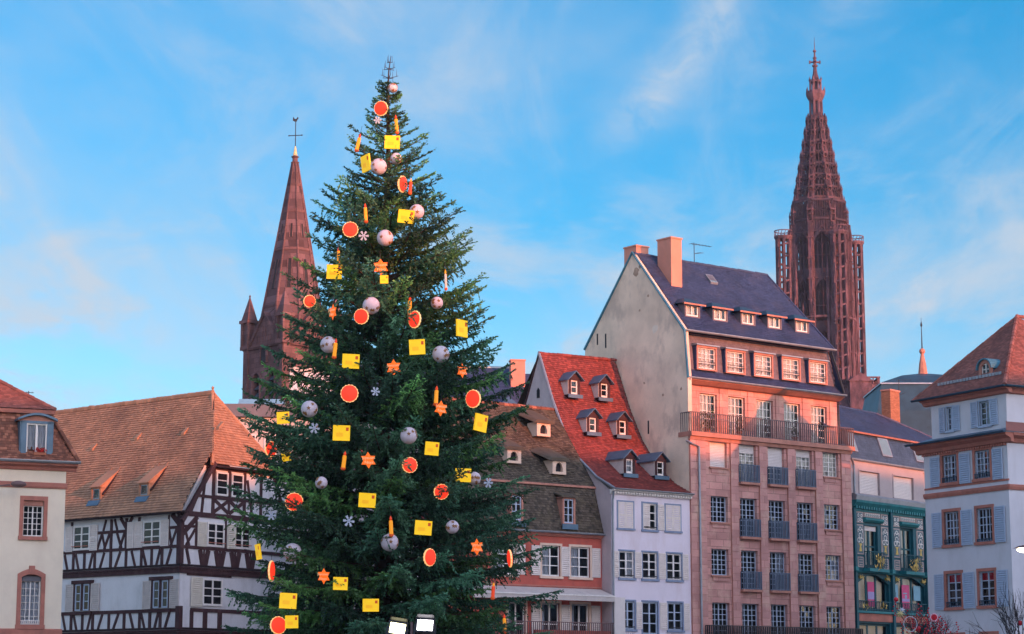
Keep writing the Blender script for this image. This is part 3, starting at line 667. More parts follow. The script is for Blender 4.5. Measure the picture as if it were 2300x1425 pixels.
# ================================================================== house with the brown mossy mansard roof
D0 = .85
b = thing('mossy_roof_house', 'low red house with brown mossy mansard roof and a white awning', 'house', tuple(W.p(-10, 1, 0)))
Dh = [(-13.75, -12.15, 8.0, 9.7), (-10.34, -9.03, 8.0, 9.7), (-8.28, -6.88, 8.0, 9.7), (-10.36, -9.1, 4.2, 6.52), (-8.24, -6.98, 4.2, 6.52), (-12.7, -11.5, 4.2, 6.52)]
wall(b, W, -17, -6.0, 0, 10.35, Dh, 'redwall', .15, y=D0)
for i, (a, c, d, e) in enumerate(Dh):
    surround(b, W, a, c, d, e, .13, 'peach', .05, .13, D0)
    win(b, W, (a + c) / 2, d, c - a, e - d, 2, 3 if i < 3 else 2, 'white', D0 + .08, .6, [(.02, .47, .02, .98)] if i < 3 else [(.06, .28, .02, .98)], bar=.05)
for u in (-11.82, -10.78, -8.66, -6.44): shutter(b, W, u, 8.03, .60, 1.64, 'shutter_white', (.45,), D0 - .07)
for u in (-10.8, -8.67, -6.5): shutter(b, W, u, 4.25, .62, 2.2, 'shutter_white', (.35,), D0 - .07)
run(b, W, 'cornice', -17, -6.03, [(D0, 10.2), (D0 - .1, 10.22), (D0 - .25, 10.36), (D0 - .25, 10.42), (D0, 10.42)], 'redtrim')
run(b, W, 'string_course', -17, -6.03, [(D0, 7.42), (D0 - .06, 7.42), (D0 - .06, 7.5), (D0, 7.5)], 'redtrim')
gutter(b, W, -17, -6.02, D0 - .32, 10.46, 'zinc', .08)
eyes = [(-8.35, 3.55, 16.2), (-8.50, 1.95, 13.88), (-11.45, 2.3, 14.35)]
tiles(b, W, 'lower_roof', .60, 10.45, 1.45, 13.2, -17, -6.02, -17, -6.02, 'tile_brown', .17, .145, .022, .012)
tiles(b, W, 'upper_roof', 1.36, 13.22, 5.05, 18.05, -17, -6.02, -17, -6.02, 'tile_brown', .17, .135, .022, .012)
run(b, W, 'roof_break', -17, -6.02, [(1.28, 13.1), (1.28, 13.2), (1.5, 13.3), (1.5, 13.1)], 'sandtrim')
part(b, W, 'roof_back', MB().quad((-17, 9.5, 12), (-6, 9.5, 12), (-6, 5.05, 18.05), (-17, 5.05, 18.05)), 'underroof')
ridge(b, W.p(-17, 5.05, 18.05), W.p(-6.05, 5.05, 18.02), .12, 'tile_mixed')
for (u, bb, z) in eyes:
    M = W.M @ T(u, bb - .42, z); kk = MB(); w = .98
    arch = [(-.24, 0), (-.24, .34)] + [(-.24 * math.cos(t), .34 + .24 * math.sin(t)) for t in [math.pi * i / 8 for i in range(1, 8)]] + [(.24, .34), (.24, 0)]
    kk.box(-w / 2, -.26, 0, .9, -.08, .72).box(.26, w / 2, 0, .9, -.08, .72).box(-.26, .26, 0, .9, -.08, .06).box(-.26, .26, 0, .9, .6, .72)
    d = put('dormer', kk, 'peach', b, M)
    put('opening', MB().box(-.26, .26, .22, .9, .05, .61), 'room', d, M)
    put('arched_trim', MB().prism([(-.27, .3), (-.27, .62), (.27, .62), (.27, .3)] + [(.22 * math.cos(t), .36 + .22 * math.sin(t)) for t in [math.pi * i / 8 for i in range(0, 9)]], .02, .16), 'peach', d, M)
    rf = MB().add([(-w / 2 - .25, -.1, .66), (w / 2 + .25, -.1, .66), (w / 2 + .7, 1.6, 1.42), (-w / 2 - .7, 1.6, 1.42), (-w / 2 - .05, -.12, .84), (w / 2 + .05, -.12, .84), (w / 2 - .1, 1.6, 1.62), (-w / 2 + .1, 1.6, 1.62)],
                  [(0, 1, 5, 4), (4, 5, 6, 7), (1, 2, 6, 5), (3, 0, 4, 7)]); put('dormer_roof', rf, 'tile_brown', d, M)
for u in (-8.55, -12.25):
    M = W.M @ T(u, .62, 10.95); kk = MB(); w = .92
    kk.box(-w / 2, -w / 2 + .12, 0, .8, 0, 1.45).box(w / 2 - .12, w / 2, 0, .8, 0, 1.45).box(-w / 2, w / 2, 0, .8, 1.38, 1.5).box(-w / 2, w / 2, -.06, .8, -.1, .02)
    d = put('dormer', kk, 'sandtrim', b, M)
    put('apron_flashing', MB().box(-w / 2 - .1, w / 2 + .1, -.12, -.07, -.32, -.02), 'zincblue', d, M)
    win(d, None, 0, .02, w - .2, 1.36, 2, 3, 'bluewhite', .06, .5, None, flat=True, M=M, bar=.045)
    put('dormer_roof', MB().extr([(-.12, 1.46), (-.12, 1.54), (1.0, 1.9), (1.0, 1.8)], -w / 2 - .14, w / 2 + .14), 'tile_brown', d, M)
aw = put('awning', MB().quad((-16, D0 - .02, 7.38), (-6.12, D0 - .02, 7.38), (-6.15, D0 - 1.3, 6.95), (-16, D0 - 1.3, 6.95)).add([(-16, D0 - 1.3, 6.95), (-6.15, D0 - 1.3, 6.95), (-6.15, D0 - 1.31, 6.64), (-16, D0 - 1.31, 6.64)], [(0, 1, 2, 3)]).quad((-6.12, D0, 7.38), (-6.15, D0 - 1.3, 6.95), (-6.15, D0 - 1.3, 6.66), (-6.12, D0, 6.9)), 'awning', b, W.M)
put('front_bar', MB().box(-16, -6.13, D0 - 1.34, D0 - 1.29, 6.90, 6.97), 'white', aw, W.M)
put('balcony_slab', MB().box(-16, -5.4, D0 - 1.15, D0 - .02, 4.0, 4.15), 'redtrim', b, W.M)
railing(b, W, -16, -5.45, 4.15, 1.28, 'lampgrey', .14, .016, D0 - 1.1, 'balcony_railing')
put('parapet', MB().box(-11.6, -6.2, D0 - 1.0, D0 - .9, 4.15, 5.02), 'redwall', b, W.M)

part(b, W, 'gable_wall', MB().extr([(D0, 0), (D0, 10.4), (1.45, 13.15), (5.05, 18.0), (9.5, 12), (9.5, 0)], -17.0, -16.8), 'pinkgable')
b = thing('plain_house', 'plain pale house with red tile roof glimpsed through the tree', 'house', tuple(W.p(-22, 1, 0)))
wall(b, W, -20.5, -17.03, 0, 9.6, [(-19.6, -18.5, 1.2 + 3.0 * r, 2.9 + 3.0 * r) for r in range(3)], 'lavender', .2, y=1.2)
for i in range(1):
    for r in range(3): win(b, W, -19.05, 1.2 + 3.0 * r, 1.1, 1.7, 2, 3, 'white', 1.3, .6)
tiles(b, W, 'roof', .9, 9.6, 5.5, 15.0, -20.5, -17.03, -20.5, -17.03, 'tile_red', .18, .15, .018)
part(b, W, 'side_wall', MB().extr([(1.2, 0), (1.2, 9.6), (5.5, 14.9), (10, 9.6), (10, 0)], -20.5, -20.3), 'pinkgable')

# ================================================================== half-timbered house
HC = (-18.161, 118.0)
WL = Wall(HC, -39); WR = Wall(HC, 56)
b = thing('half_timbered_house', 'half-timbered house with dark brown beams and broad orange tile roof', 'house', (HC[0] - 3, HC[1] + 6, 0))
U0 = -13.5
wall(b, WL, U0, 0, 0, 11.4, [], 'infill'); wall(b, WR, 0, 9.6, 0, 11.45, [], 'infill')
part(b, WR, 'gable_infill', MB().prism([(0, 11.4), (9.6, 11.4), (8.0, 14.15), (1.75, 14.15)], .0, .2), 'infill')
def beams(W, L, m='timber'):
    for (u0, v0, u1, v1, w) in L:
        p = random.uniform(.035, .06); put('beam', MB().bar(u0, v0, u1, v1, w, -p, .01), m, b, W.M)
def band(W, u0, u1, v):
    run(b, W, 'ledge', u0, u1, [(.02, v - .06), (-.14, v - .06), (-.14, v), (.02, v + .05)], 'timber'); run(b, W, 'rail_beam', u0, u1, [(.02, v - .32), (-.09, v - .32), (-.09, v - .07), (.02, v - .07)], 'timber')
    run(b, W, 'rail_beam', u0, u1, [(.02, v + .06), (-.05, v + .06), (-.05, v + .18), (.02, v + .18)], 'timber_dark')
band(WL, U0, .06, 8.42); band(WR, -.06, 9.6, 8.42); band(WL, U0, .06, 4.98); band(WR, -.06, 9.6, 4.98)
post = .2
up = [(x, 8.58, x, 9.5, .2) for x in (-8.99, -8.02, -7.12, -5.74, -4.45, -3.17, -2.32, -1.47)]
dg = [(-9.77, 9.45, -9.48, 8.55, .16), (-8.80, 9.45, -8.50, 8.55, .16), (-7.30, 9.45, -7.58, 8.55, .16), (-6.30, 9.45, -6.66, 8.55, .16), (-4.93, 9.45, -5.36, 8.55, .16), (-4.0, 9.45, -3.66, 8.55, .16), (-3.07, 9.45, -2.74, 8.55, .16), (-1.63, 9.45, -1.92, 8.55, .16), (-.72, 9.45, -1.07, 8.55, .16),
      (-10.3, 9.45, -10.6, 8.55, .16), (-11.2, 9.45, -10.9, 8.55, .16), (-12.2, 9.45, -12.5, 8.55, .16)]
beams(WL, up + dg + [(U0, 9.56, -.1, 9.56, .17), (-6.9, 10.58, -4.6, 10.58, .17), (-6.24, 11.3, -6.46, 10.66, .15), (-5.76, 9.64, -5.76, 11.3, .2), (-5.50, 11.3, -5.26, 10.66, .15),
      (-6.56, 10.5, -6.93, 9.64, .15), (-6.55, 10.5, -6.26, 9.64, .15), (-5.90, 10.5, -6.33, 9.64, .15), (-5.26, 10.5, -4.86, 9.64, .15), (-4.62, 10.5, -5.0, 9.64, .15), (-4.48, 9.64, -4.48, 11.3, .22),
      (-5.0, 11.35, -4.5, 10.75, .2), (-3.98, 11.35, -4.45, 10.75, .2), (-3.42, 9.64, -3.42, 11.3, .18), (-1.0, 10.6, -.2, 10.6, .16), (-.95, 10.52, -.70, 9.62, .15), (-.33, 10.52, -.77, 9.62, .15), (-.98, 9.64, -.98, 11.3, .12), (-9.2, 9.64, -9.2, 11.3, .18)])
part(b, WL, 'corner_post', MB().box(-.20, .14, -.13, .12, 8.6, 11.4), 'timber')
beams(WL, [(-.75, 11.35, -.1, 10.75, .3)])
# lower storey of the shaded side
low = [(x, 5.1, x, 6.05, .2) for x in (-8.99, -8.02, -7.12, -5.74, -4.45, -3.17, -2.32, -1.47)]
beams(WL, low + [(q[0], q[1] - 3.44, q[2], q[3] - 3.44, q[4]) for q in dg] + [(U0, 6.08, .0, 6.08, .19)])
part(b, WL, 'corner_post', MB().box(-.16, .16, -.12, .14, 5.05, 6.3), 'timber')
for uc in (-8.05, -1.45):                                       # lower windows: dark frames, open shutters
    k = MB().box(uc - .92, uc + .92, -.14, .02, 7.74, 7.94).box(uc - .80, uc - .62, -.09, .02, 6.2, 7.74).box(uc + .62, uc + .74, -.09, .02, 6.2, 7.74).box(uc - .1, uc + .08, -.10, .02, 6.25, 7.74).box(uc - .95, uc + .85, -.13, .02, 6.0, 6.18)
    part(b, WL, 'window_frame', k, 'timber')
    for s in (-.36, .35): win(b, WL, uc + s, 6.22, .50, 1.5, 1, 3, 'bluewhite', -.075, 0, None, bar=.05, split=False, fw=.075)
    shutter(b, WL, uc - 1.12, 6.18, .70, 1.56, 'shutter_grey', (.5,), -.10); shutter(b, WL, uc + 1.12, 6.2, .72, 1.56, 'shutter_grey', (.5,), -.10)
for uc in (-8.28, -2.30):                                       # upper windows
    win(b, WL, uc, 9.66, 1.46, 1.40, 2, 3, 'white', -.09, 0, None, bar=.055, fw=.1); bx(b, WL, 'flower_rail', uc - .75, uc + .65, -.2, -.16, 9.86, 9.9, 'redtrim')
    shutter(b, WL, uc - 1.10, 9.6, .62, 1.46, 'shutter_white', (.5,), -.10); shutter(b, WL, uc + 1.05, 9.6, .64, 1.46, 'shutter_white', (.5,), -.10)
shutter(b, WL, -4.05, 9.6, .54, 1.46, 'shutter_white', (.5,), -.11)
# gable side
beams(WR, [(.0, 9.54, 9.5, 9.54, .18), (.0, 11.38, 9.5, 11.38, .28), (.25, 10.66, 1.2, 10.7, .15), (1.3, 11.25, .15, 10.25, .28), (.28, 10.55, .66, 9.62, .15), (1.12, 10.55, .4, 9.62, .15), (1.2, 9.6, 1.2, 11.25, .13), (3.64, 9.6, 3.64, 11.25, .14), (5.35, 9.6, 5.35, 11.25, .2)])
for q in (1.9, 3.2, 4.5, 5.8):
    for (a, c) in ((-.34, -.12), (.34, .12)): beams(WR, [(q + a, 9.45, q + c, 8.6, .34)])
    beams(WR, [(q, 9.45, q, 8.6, .12)])
beams(WR, [(.46, 9.45, .72, 8.6, .2)])
beams(WR, [(2.52, 11.5, 2.56, 14.15, .24), (5.18, 11.5, 5.18, 14.15, .24), (3.87, 12.45, 3.87, 14.15, .26), (2.5, 12.42, 5.25, 12.42, .2), (1.6, 11.5, 1.82, 13.3, .18), (1.2, 12.42, 2.5, 12.42, .16), (5.4, 13.6, 5.85, 11.6, .17), (5.3, 12.42, 7.6, 12.42, .16), (6.6, 11.5, 6.6, 14.1, .2), (.72, 11.5, 2.05, 13.95, .2), (9.0, 11.5, 7.7, 13.95, .2), (1.9, 14.08, 7.9, 14.08, .2)])
for q in (3.22, 4.52):                                          # the crossed panels under the gable windows
    beams(WR, [(q - .6, 11.6, q + .6, 12.3, .2), (q + .6, 11.6, q - .6, 12.3, .2), (q - .62, 11.55, q - .62, 12.35, .12), (q + .62, 11.55, q + .62, 12.35, .12)])
for q in (3.22, 4.52): win(b, WR, q, 12.55, .98, 1.32, 1, 3, 'white', -.09, 0, None, bar=.05, split=False, fw=.085)
for q in (2.78, 5.0): win(b, WR, q, 9.66, 1.42, 1.34, 2, 3, 'white', -.09, 0, None, bar=.055, fw=.1); bx(b, WR, 'flower_rail', q - .7, q + .7, -.2, -.16, 9.85, 9.89, 'redtrim')
for q in (1.62, 4.08): shutter(b, WR, q, 9.62, .72, 1.36, 'shutter_cream', (.5,), -.11)
win(b, WR, 2.62, 6.38, 1.62, 1.5, 2, 3, 'white', -.09, 0, None, bar=.055, fw=.1); shutter(b, WR, 1.30, 6.3, .92, 1.62, 'shutter_cream', (.5,), -.11)
beams(WR, [(.9, 6.12, 9, 6.12, .2), (1.0, 5.1, 1.0, 6.1, .26), (2.1, 5.1, 2.1, 6.1, .34), (3.3, 5.1, 3.3, 6.1, .34), (.55, 8.05, 4.2, 8.05, .12)])
# roof: long front slope, half hip over the gable
MM, ZR = 4.9, 18.8
ridge_dir = -2.55                                                # the ridge stops short of the gable
def HP(s, q, z):                                                 # s along the gable wall, q back along the shaded wall
    v = Vector((HC[0], HC[1], 0)) + Vector((math.cos(R(56)), math.sin(R(56)), 0)) * s + Vector((-math.cos(R(39)), math.sin(R(39)), 0)) * q; return Vector((v.x, v.y, z))
EA, EB = .48, 13.2                                               # eave overhang, length
# front slope in the frame of the shaded wall: b measured square to it
sb_ = math.sin(R(95)); kf = math.cos(R(95))
b_r = MM * sb_; u_r = MM * kf
tiles(b, WL, 'roof', -.5, 11.42, .35, 12.62, -17, .55, -17, .30, 'tile_orange', .19, .185, .04, .003)
tiles(b, WL, 'roof', .35, 12.62, 2.02, 14.98, -17, .30, -17.0, .28, 'tile_orange', .19, .185, .04, .003)
tiles(b, WL, 'roof', 2.02, 14.98, b_r, ZR, -17, .28, -17.5, u_r - 2.4, 'tile_orange', .19, .185, .04, .003)
part(b, WL, 'soffit', MB().extr([(-.5, 11.36), (.1, 11.36), (.1, 11.46), (-.5, 11.42)], -16, .5), 'timber_dark')
# half hip: a sloping triangle of tiles
A_ = HP(1.95, -.45, 14.25); B_ = HP(2 * MM - 1.95, -.45, 14.25); C_ = HP(MM, 2.55, ZR)
def tri_tiles(par, A, B, C, m, tw=.19, ex=.185, th=.04, nm='hip_roof'):
    A, B, C = Vector(A), Vector(B), Vector(C); ud = (B - A).normalized(); t = (C - A).dot(ud); foot = A + ud * t; sd = C - foot; ln = sd.length; sd.normalize(); nn = ud.cross(sd)
    Mx = Matrix(((ud.x, sd.x, nn.x, A.x), (ud.y, sd.y, nn.y, A.y), (ud.z, sd.z, nn.z, A.z), (0, 0, 0, 1)))
    Wt = Wall((0, 0), 0); Wt.M = Mx
    L_ = (B - A).length
    return tiles(par, Wt, nm, 0, 0, ln, 0, 0, L_, t - .02, t + .02, m, tw, ex, th, .003)
tri_tiles(b, A_, B_, C_, 'tile_orange')
tri_tiles(b, HP(2 * MM + .3, -.3, 11.3), HP(2 * MM + .3, 14, 11.3), HP(MM, 8, ZR), 'tile_orange', nm='roof_back')
ridge(b, HP(MM, 17.2, ZR - .05), C_, .17, 'tile_orange'); ridge(b, C_, A_, .11, 'tile_orange', name='hip_tiles'); ridge(b, C_, B_, .11, 'tile_orange', name='hip_tiles')
put('finial', MB().lathe([(.09, 0), (.12, .1), (.05, .2), (.09, .32), (.0001, .42)], 8), 'tile_orange', b, T(C_.x, C_.y, C_.z))
part(b, WR, 'verge_board', MB().bar(-.35, 10.9, 2.2, 14.3, .22, -.5, -.3), 'timber')
part(b, WR, 'eave_board', MB().box(1.95, 2 * MM - 1.95, -.42, -.1, 14.1, 14.2), 'timber_dark')
for uc in (-7.5, -3.4):                                          # two small lucarnes with long sloping roofs
    M = WL.M @ T(uc, .2, 12.5); w = .86
    ck = [(0, -.05), (0, .74), (1.55, 1.94), (1.4, 2.0), (.3, .2)]
    d = put('dormer', MB().extr(ck, -w / 2, -w / 2 + .12).extr(ck, w / 2 - .12, w / 2).box(-w / 2, w / 2, 0, .3, -.05, .05).box(-w / 2, w / 2, 0, .3, .64, .74), 'tile_orange', b, M)
    put('dormer_roof', MB().extr([(-.1, .72), (-.1, .77), (1.75, 2.16), (1.8, 2.1)], -w / 2 - .05, w / 2 + .05), 'tile_orange', d, M)
    put('apron_flashing', MB().extr([(-.12, -.34), (-.28, -.34), (-.1, -.02), (0, -.02)], -w / 2 - .06, w / 2 + .06), 'zincblue', d, M)
    put('valley', MB().tube([(w / 2 + .05, .1, .3), (w / 2 + .10, 2.2, 2.75)], .06, 5), 'timber_dark', d, M)
    win(d, None, -.02, .06, w - .28, .58, 1, 1, 'zinc', .05, .4, None, flat=True, M=M, split=False, fw=.06)
for (u, bb) in ((-10.2, 2.6), (-6.6, 2.9), (-2.6, 2.9), (.2, 3.0)):
    z = 14.98 + (bb - 2.02) * (ZR - 14.98) / (b_r - 2.02)
    put('vent_tile', MB().extr([(0, 0), (0, .16), (.35, .5), (.35, .3)], -.12, .12), 'tile_orange', b, WL.M @ T(u - .6, bb - .08, z - .02))

# ================================================================== cream house at the left edge
WA = Wall((-20.824, 100.0), 24)
b = thing('cream_house', 'cream plastered house with red stone window surrounds at the left edge', 'house', tuple(WA.p(-4, 0, 0)))
holes = [(-1.92, -.98, 8.76, 10.42), (-1.88, -.98, 4.72, 7.15), (-5.1, -4.16, 8.76, 10.42), (-5.06, -4.16, 4.72, 7.15)]
wall(b, WA, -10, 0, 0, 11.9, holes, 'cream', .25)
wall(b, WA.perp(0), 0, 12, 0, 11.9, [], 'cream')
for i, (a, c, d, e) in enumerate(holes):
    if i % 2 == 0:
        surround(b, WA, a, c, d, e, .17, 'redtrim', .05, .17, lint=.2); win(b, WA, (a + c) / 2, d, c - a, e - d - .22, 4, 5, 'white', .16, .6, None, bar=.03, fw=.06)
    else:
        surround(b, WA, a, c, d, e - .18, .19, 'redtrim', .05, .2, lint=.001)
        n = 10; o = [(a - .19 + (c - a + .38) * i2 / n, e - .20 + .24 * math.sin(math.pi * i2 / n) + .08) for i2 in range(n + 1)]; q = [(a + (c - a) * i2 / n, e - .26 + .14 * math.sin(math.pi * i2 / n)) for i2 in range(n, -1, -1)]
        part(b, WA, 'arched_lintel', MB().prism([(a - .19, e - .28)] + o + [(c + .19, e - .28)] + q, -.053, .2), 'redtrim')
        bx(b, WA, 'keystone', (a + c) / 2 - .13, (a + c) / 2 + .13, -.09, .1, e - .14, e + .26, 'redtrim')
        win(b, WA, (a + c) / 2, d, c - a, e - d - .42, 4, 6, 'white', .16, .6, [(.03, .97, .02, .98)] if i == 1 else None, bar=.03, fw=.05)
        railing(b, WA, a, c, d, .16, 'white', .09, .02, .05, 'window_rail')
    bx(b, WA, 'shutter_box', a + .01, c - .01, .08, .24, (e - .24) if i % 2 == 0 else (e - .44), e, 'sandtrim' if i % 2 == 0 else 'concretedark')
run(b, WA, 'string_course', -10, .05, [(.02, 11.0), (-.06, 11.0), (-.1, 11.08), (-.1, 11.25), (.02, 11.28)], 'redtrim'); run(b, WA, 'string_course', -10, .05, [(.02, 4.2), (-.09, 4.2), (-.09, 4.5), (.02, 4.55)], 'redtrim')
run(b, WA, 'cornice', -10, .45, [(.02, 11.82), (-.1, 11.84), (-.16, 11.96), (-.4, 12.05), (-.44, 12.16), (.02, 12.16)], 'redtrim')
gutter(b, WA, -10, .55, -.5, 12.24, 'zinc', .10)
part(b, WA, 'roof_side', MB().quad((.5, -.4, 12.2), (.5, 11, 12.2), (-.72, 10, 14.7), (-.72, .85, 14.7)).add([(-.55, .7, 14.75), (-.55, 10, 14.75), (-3.6, 4.6, 17.0)], [(0, 1, 2)]), 'tile_mixed')
tiles(b, WA, 'lower_roof', -.45, 12.22, .05, 12.72, -10, .5, -10, .22, 'tile_mixed', .17, .15, .018)
tiles(b, WA, 'lower_roof', .05, 12.72, .85, 14.66, -10, .22, -10, -.72, 'tile_mixed', .17, .15, .018)
run(b, WA, 'roof_break', -10, -.5, [(.6, 14.55), (.55, 14.72), (.9, 14.8), (.9, 14.55)], 'redtrim')
tiles(b, WA, 'upper_roof', .58, 14.76, 4.2, 17.0, -10, -.5, -10, -3.7, 'tile_rose', .17, .15, .018)
ridge(b, WA.p(-.5, .58, 14.78), WA.p(-3.7, 4.2, 17.03), .1, 'tile_rose'); ridge(b, WA.p(.5, -.42, 12.25), WA.p(-.72, .83, 14.68), .09, 'tile_mixed', name='hip_tiles')
M = WA.M @ T(-1.45, -.1, 12.5); k = MB()
k.box(-.72, -.48, 0, 1.2, 0, 1.6).box(.48, .72, 0, 1.2, 0, 1.6).box(-.72, .72, -.03, 1.2, -.1, .04).box(-.72, .72, 0, 1.2, 1.5, 1.62)
d = put('dormer', k, 'zincblue', b, M)
arc = [(-.92 + 1.84 * i / 10, 1.62 + .26 * math.sin(math.pi * i / 10)) for i in range(11)]
put('dormer_roof', MB().prism(arc + [(x, z + .1) for x, z in arc[::-1]], -.18, 1.6), 'zincblue', d, M); put('tympanum', MB().prism([(-.9, 1.6)] + arc + [(.9, 1.6)], .03, .2), 'sandtrim', d, M)
[put('cheek', MB().box(x, x + .06, .06, 1.2, -.02, 1.6), 'zincblue', d, M) for x in (-.78, .72)]
win(d, None, 0, .04, .96, 1.46, 2, 1, 'white', .06, .6, [(.05, .45, .02, .98), (.55, .95, .02, .98)], flat=True, M=M, fw=.07)
fl = thing('flower_box', 'red geraniums in a window box on the left dormer sill', 'flower box', tuple(M @ Vector((.15, -.1, .05)))); put('box', MB().box(-.15, .42, -.16, -.04, .02, .14), 'terracotta', fl, M); put('flowers', leafy(120, .18, .2, .08, 5), 'redflower', fl, M @ T(.16, -.1, .14) @ Matrix.Diagonal((1.5, .6, 1, 1)))
antenna('television_antenna', 'television antenna on the roof between the cream house and orange tile roof', tuple(WA.p(-.9, 5.0, 14.9)), 1.3, -1.2, 10, 6)
c = thing('chimney_stack', 'small red chimney behind the cream house roof', 'chimney', tuple(WA.p(-.75, 5.2, 12))); put('shaft', MB().box(-.95, -.45, 4.9, 5.5, 12, 15.05), 'brick', c, WA.M); put('cap', MB().box(-1.0, -.4, 4.85, 5.55, 15.05, 15.13), 'sandtrim', c, WA.M)
# street lantern carried on a bracket from that facade
q = WA.p(-2.55, -1.2, 11.05); t = thing('wall_lamp', 'unlit oval street luminaire on a bracket at the cream facade', 'street lamp', tuple(WA.p(-4.6, 0, 10.7)))
put('bracket', MB().tube([WA.p(-4.6, 0, 10.7), WA.p(-3.9, -.8, 10.85), WA.p(-2.8, -1.2, 11.0)], .035, 6), 'lampgrey', t)
put('luminaire', MB().ball(.36, 10, WA.M @ T(-2.42, -1.2, 11.04) @ Matrix.Diagonal((1.0, .62, .42, 1))), 'lampgrey', t)

# ================================================================== teal shop house
WT = Wall((21.187, 134.0), 50)
b = thing('teal_house', 'narrow house with carved teal shop front, grey attic storey and blue slate roof', 'house', tuple(WT.p(4.6, 0, 0)))
TW = 9.15
att = [(1.02, 3.5, 13.98, 15.42), (5.25, 7.8, 13.98, 15.42)]
wall(b, WT, 0, TW, 13.2, 16.05, att, 'greywall', .2)
part(b, WT, 'body', MB().box(.02, 18, .5, 9, 0, 16.0), 'greywall')
for a, c, d, e in att:
    surround(b, WT, a, c, d, e, .1, 'greywall', .04, .1); bl = put('roller_blind', blindmesh(c - a, e - d), 'blind', b, WT.M @ T((a + c) / 2, .14, d)); bx(b, WT, 'shutter_frame', a, c, .16, .19, d, e, 'concretedark')
run(b, WT, 'ledge', -.05, TW + .1, [(.1, 13.5), (-.4, 13.5), (-.45, 13.78), (-.3, 13.9), (.1, 13.95)], 'zinc')
gutter(b, WT, -.05, TW + .1, -.06, 16.1, 'zinc', .1)
tiles(b, WT, 'mansard', 0, 16.12, .6, 17.92, 0, 18, 0, 18, 'slate_blue', .24, .17, .008)
run(b, WT, 'roof_break', 0, 14.6, [(.4, 17.88), (.36, 17.98), (.8, 18.05), (.8, 17.88)], 'sandtrim')
tiles(b, WT, 'upper_roof', .45, 17.97, 4.0, 20.25, -2, 15.2, -2, 10.2, 'slate', .24, .17, .008)
part(b, WT, 'roof_back', MB().quad((-2, 8.5, 16), (18, 8.5, 16), (10.2, 4.0, 20.25), (-2, 4.0, 20.25)).add([(15.2, .45, 17.97), (18, 8.5, 16), (10.2, 4, 20.25)], [(0, 1, 2)]), 'slate_plain')
ridge(b, WT.p(-2, 4, 20.26), WT.p(10.2, 4, 20.26), .07, 'slate_plain', .5, 'ridge_capping'); ridge(b, WT.p(10.2, 4, 20.26), WT.p(15.2, .45, 18.0), .07, 'slate_plain', .5, 'ridge_capping')
for u0, u1 in ((.2, 1.15), (4.2, 5.45), (8.55, 9.6)):
    sk = part(b, WT, 'skylight', MB().extr([(.15, 16.58), (.07, 16.62), (.47, 17.83), (.55, 17.78)], u0, u1), 'zinc')
    put('pane', MB().quad((u0 + .1, .085, 16.72), (u1 - .1, .085, 16.72), (u1 - .1, .43, 17.75), (u0 + .1, .43, 17.75)), 'glass', sk, WT.M); put('backing', MB().quad((u0 + .09, .098, 16.72), (u1 - .09, .098, 16.72), (u1 - .09, .443, 17.75), (u0 + .09, .443, 17.75)), 'posterblue', sk, WT.M)
c = bx(b, WT, 'chimney', 12.15, 13.4, 4.0, 4.7, 18.5, 22.05, 'brick'); put('chimney_cap', MB().box(12.1, 13.45, 3.95, 4.75, 22.05, 22.15), 'chimney', c, WT.M)
pipe(b, [WT.p(.1, -.1, 16.05), WT.p(.35, -.06, 15.7), WT.p(.35, -.06, 13.9)], .06)
# the carved front
holesT = [(1.5, 3.1, 9.4, 12.0), (5.95, 7.6, 9.4, 12.1)]
lowT = [(.55, 4.3, 6.7, 9.0), (4.95, 8.85, 6.7, 9.0), (.55, 4.3, 2.5, 5.9), (4.95, 8.85, 2.5, 5.9)]
wall(b, WT, 0, TW, 0, 13.2, holesT + lowT, 'teal', .35)
run(b, WT, 'cornice', -.08, TW + .08, [(.02, 13.05), (-.2, 13.1), (-.42, 13.36), (-.45, 13.5), (.02, 13.5)], 'teallite'); run(b, WT, 'frieze', 0, TW, [(.01, 12.84), (-.06, 12.84), (-.06, 13.06), (.01, 13.06)], 'teallite')
for i in range(30): bx(b, WT, 'dentil', .1 + i * .3, .26 + i * .3, -.3, -.05, 12.98, 13.16, 'teallite')
for u in (.12, 4.62, 9.02):
    bx(b, WT, 'column', u - .13, u + .13, -.2, .0, 0, 13.0, 'teal'); bx(b, WT, 'column_base', u - .17, u + .17, -.24, -.02, 9.1, 9.35, 'teallite')
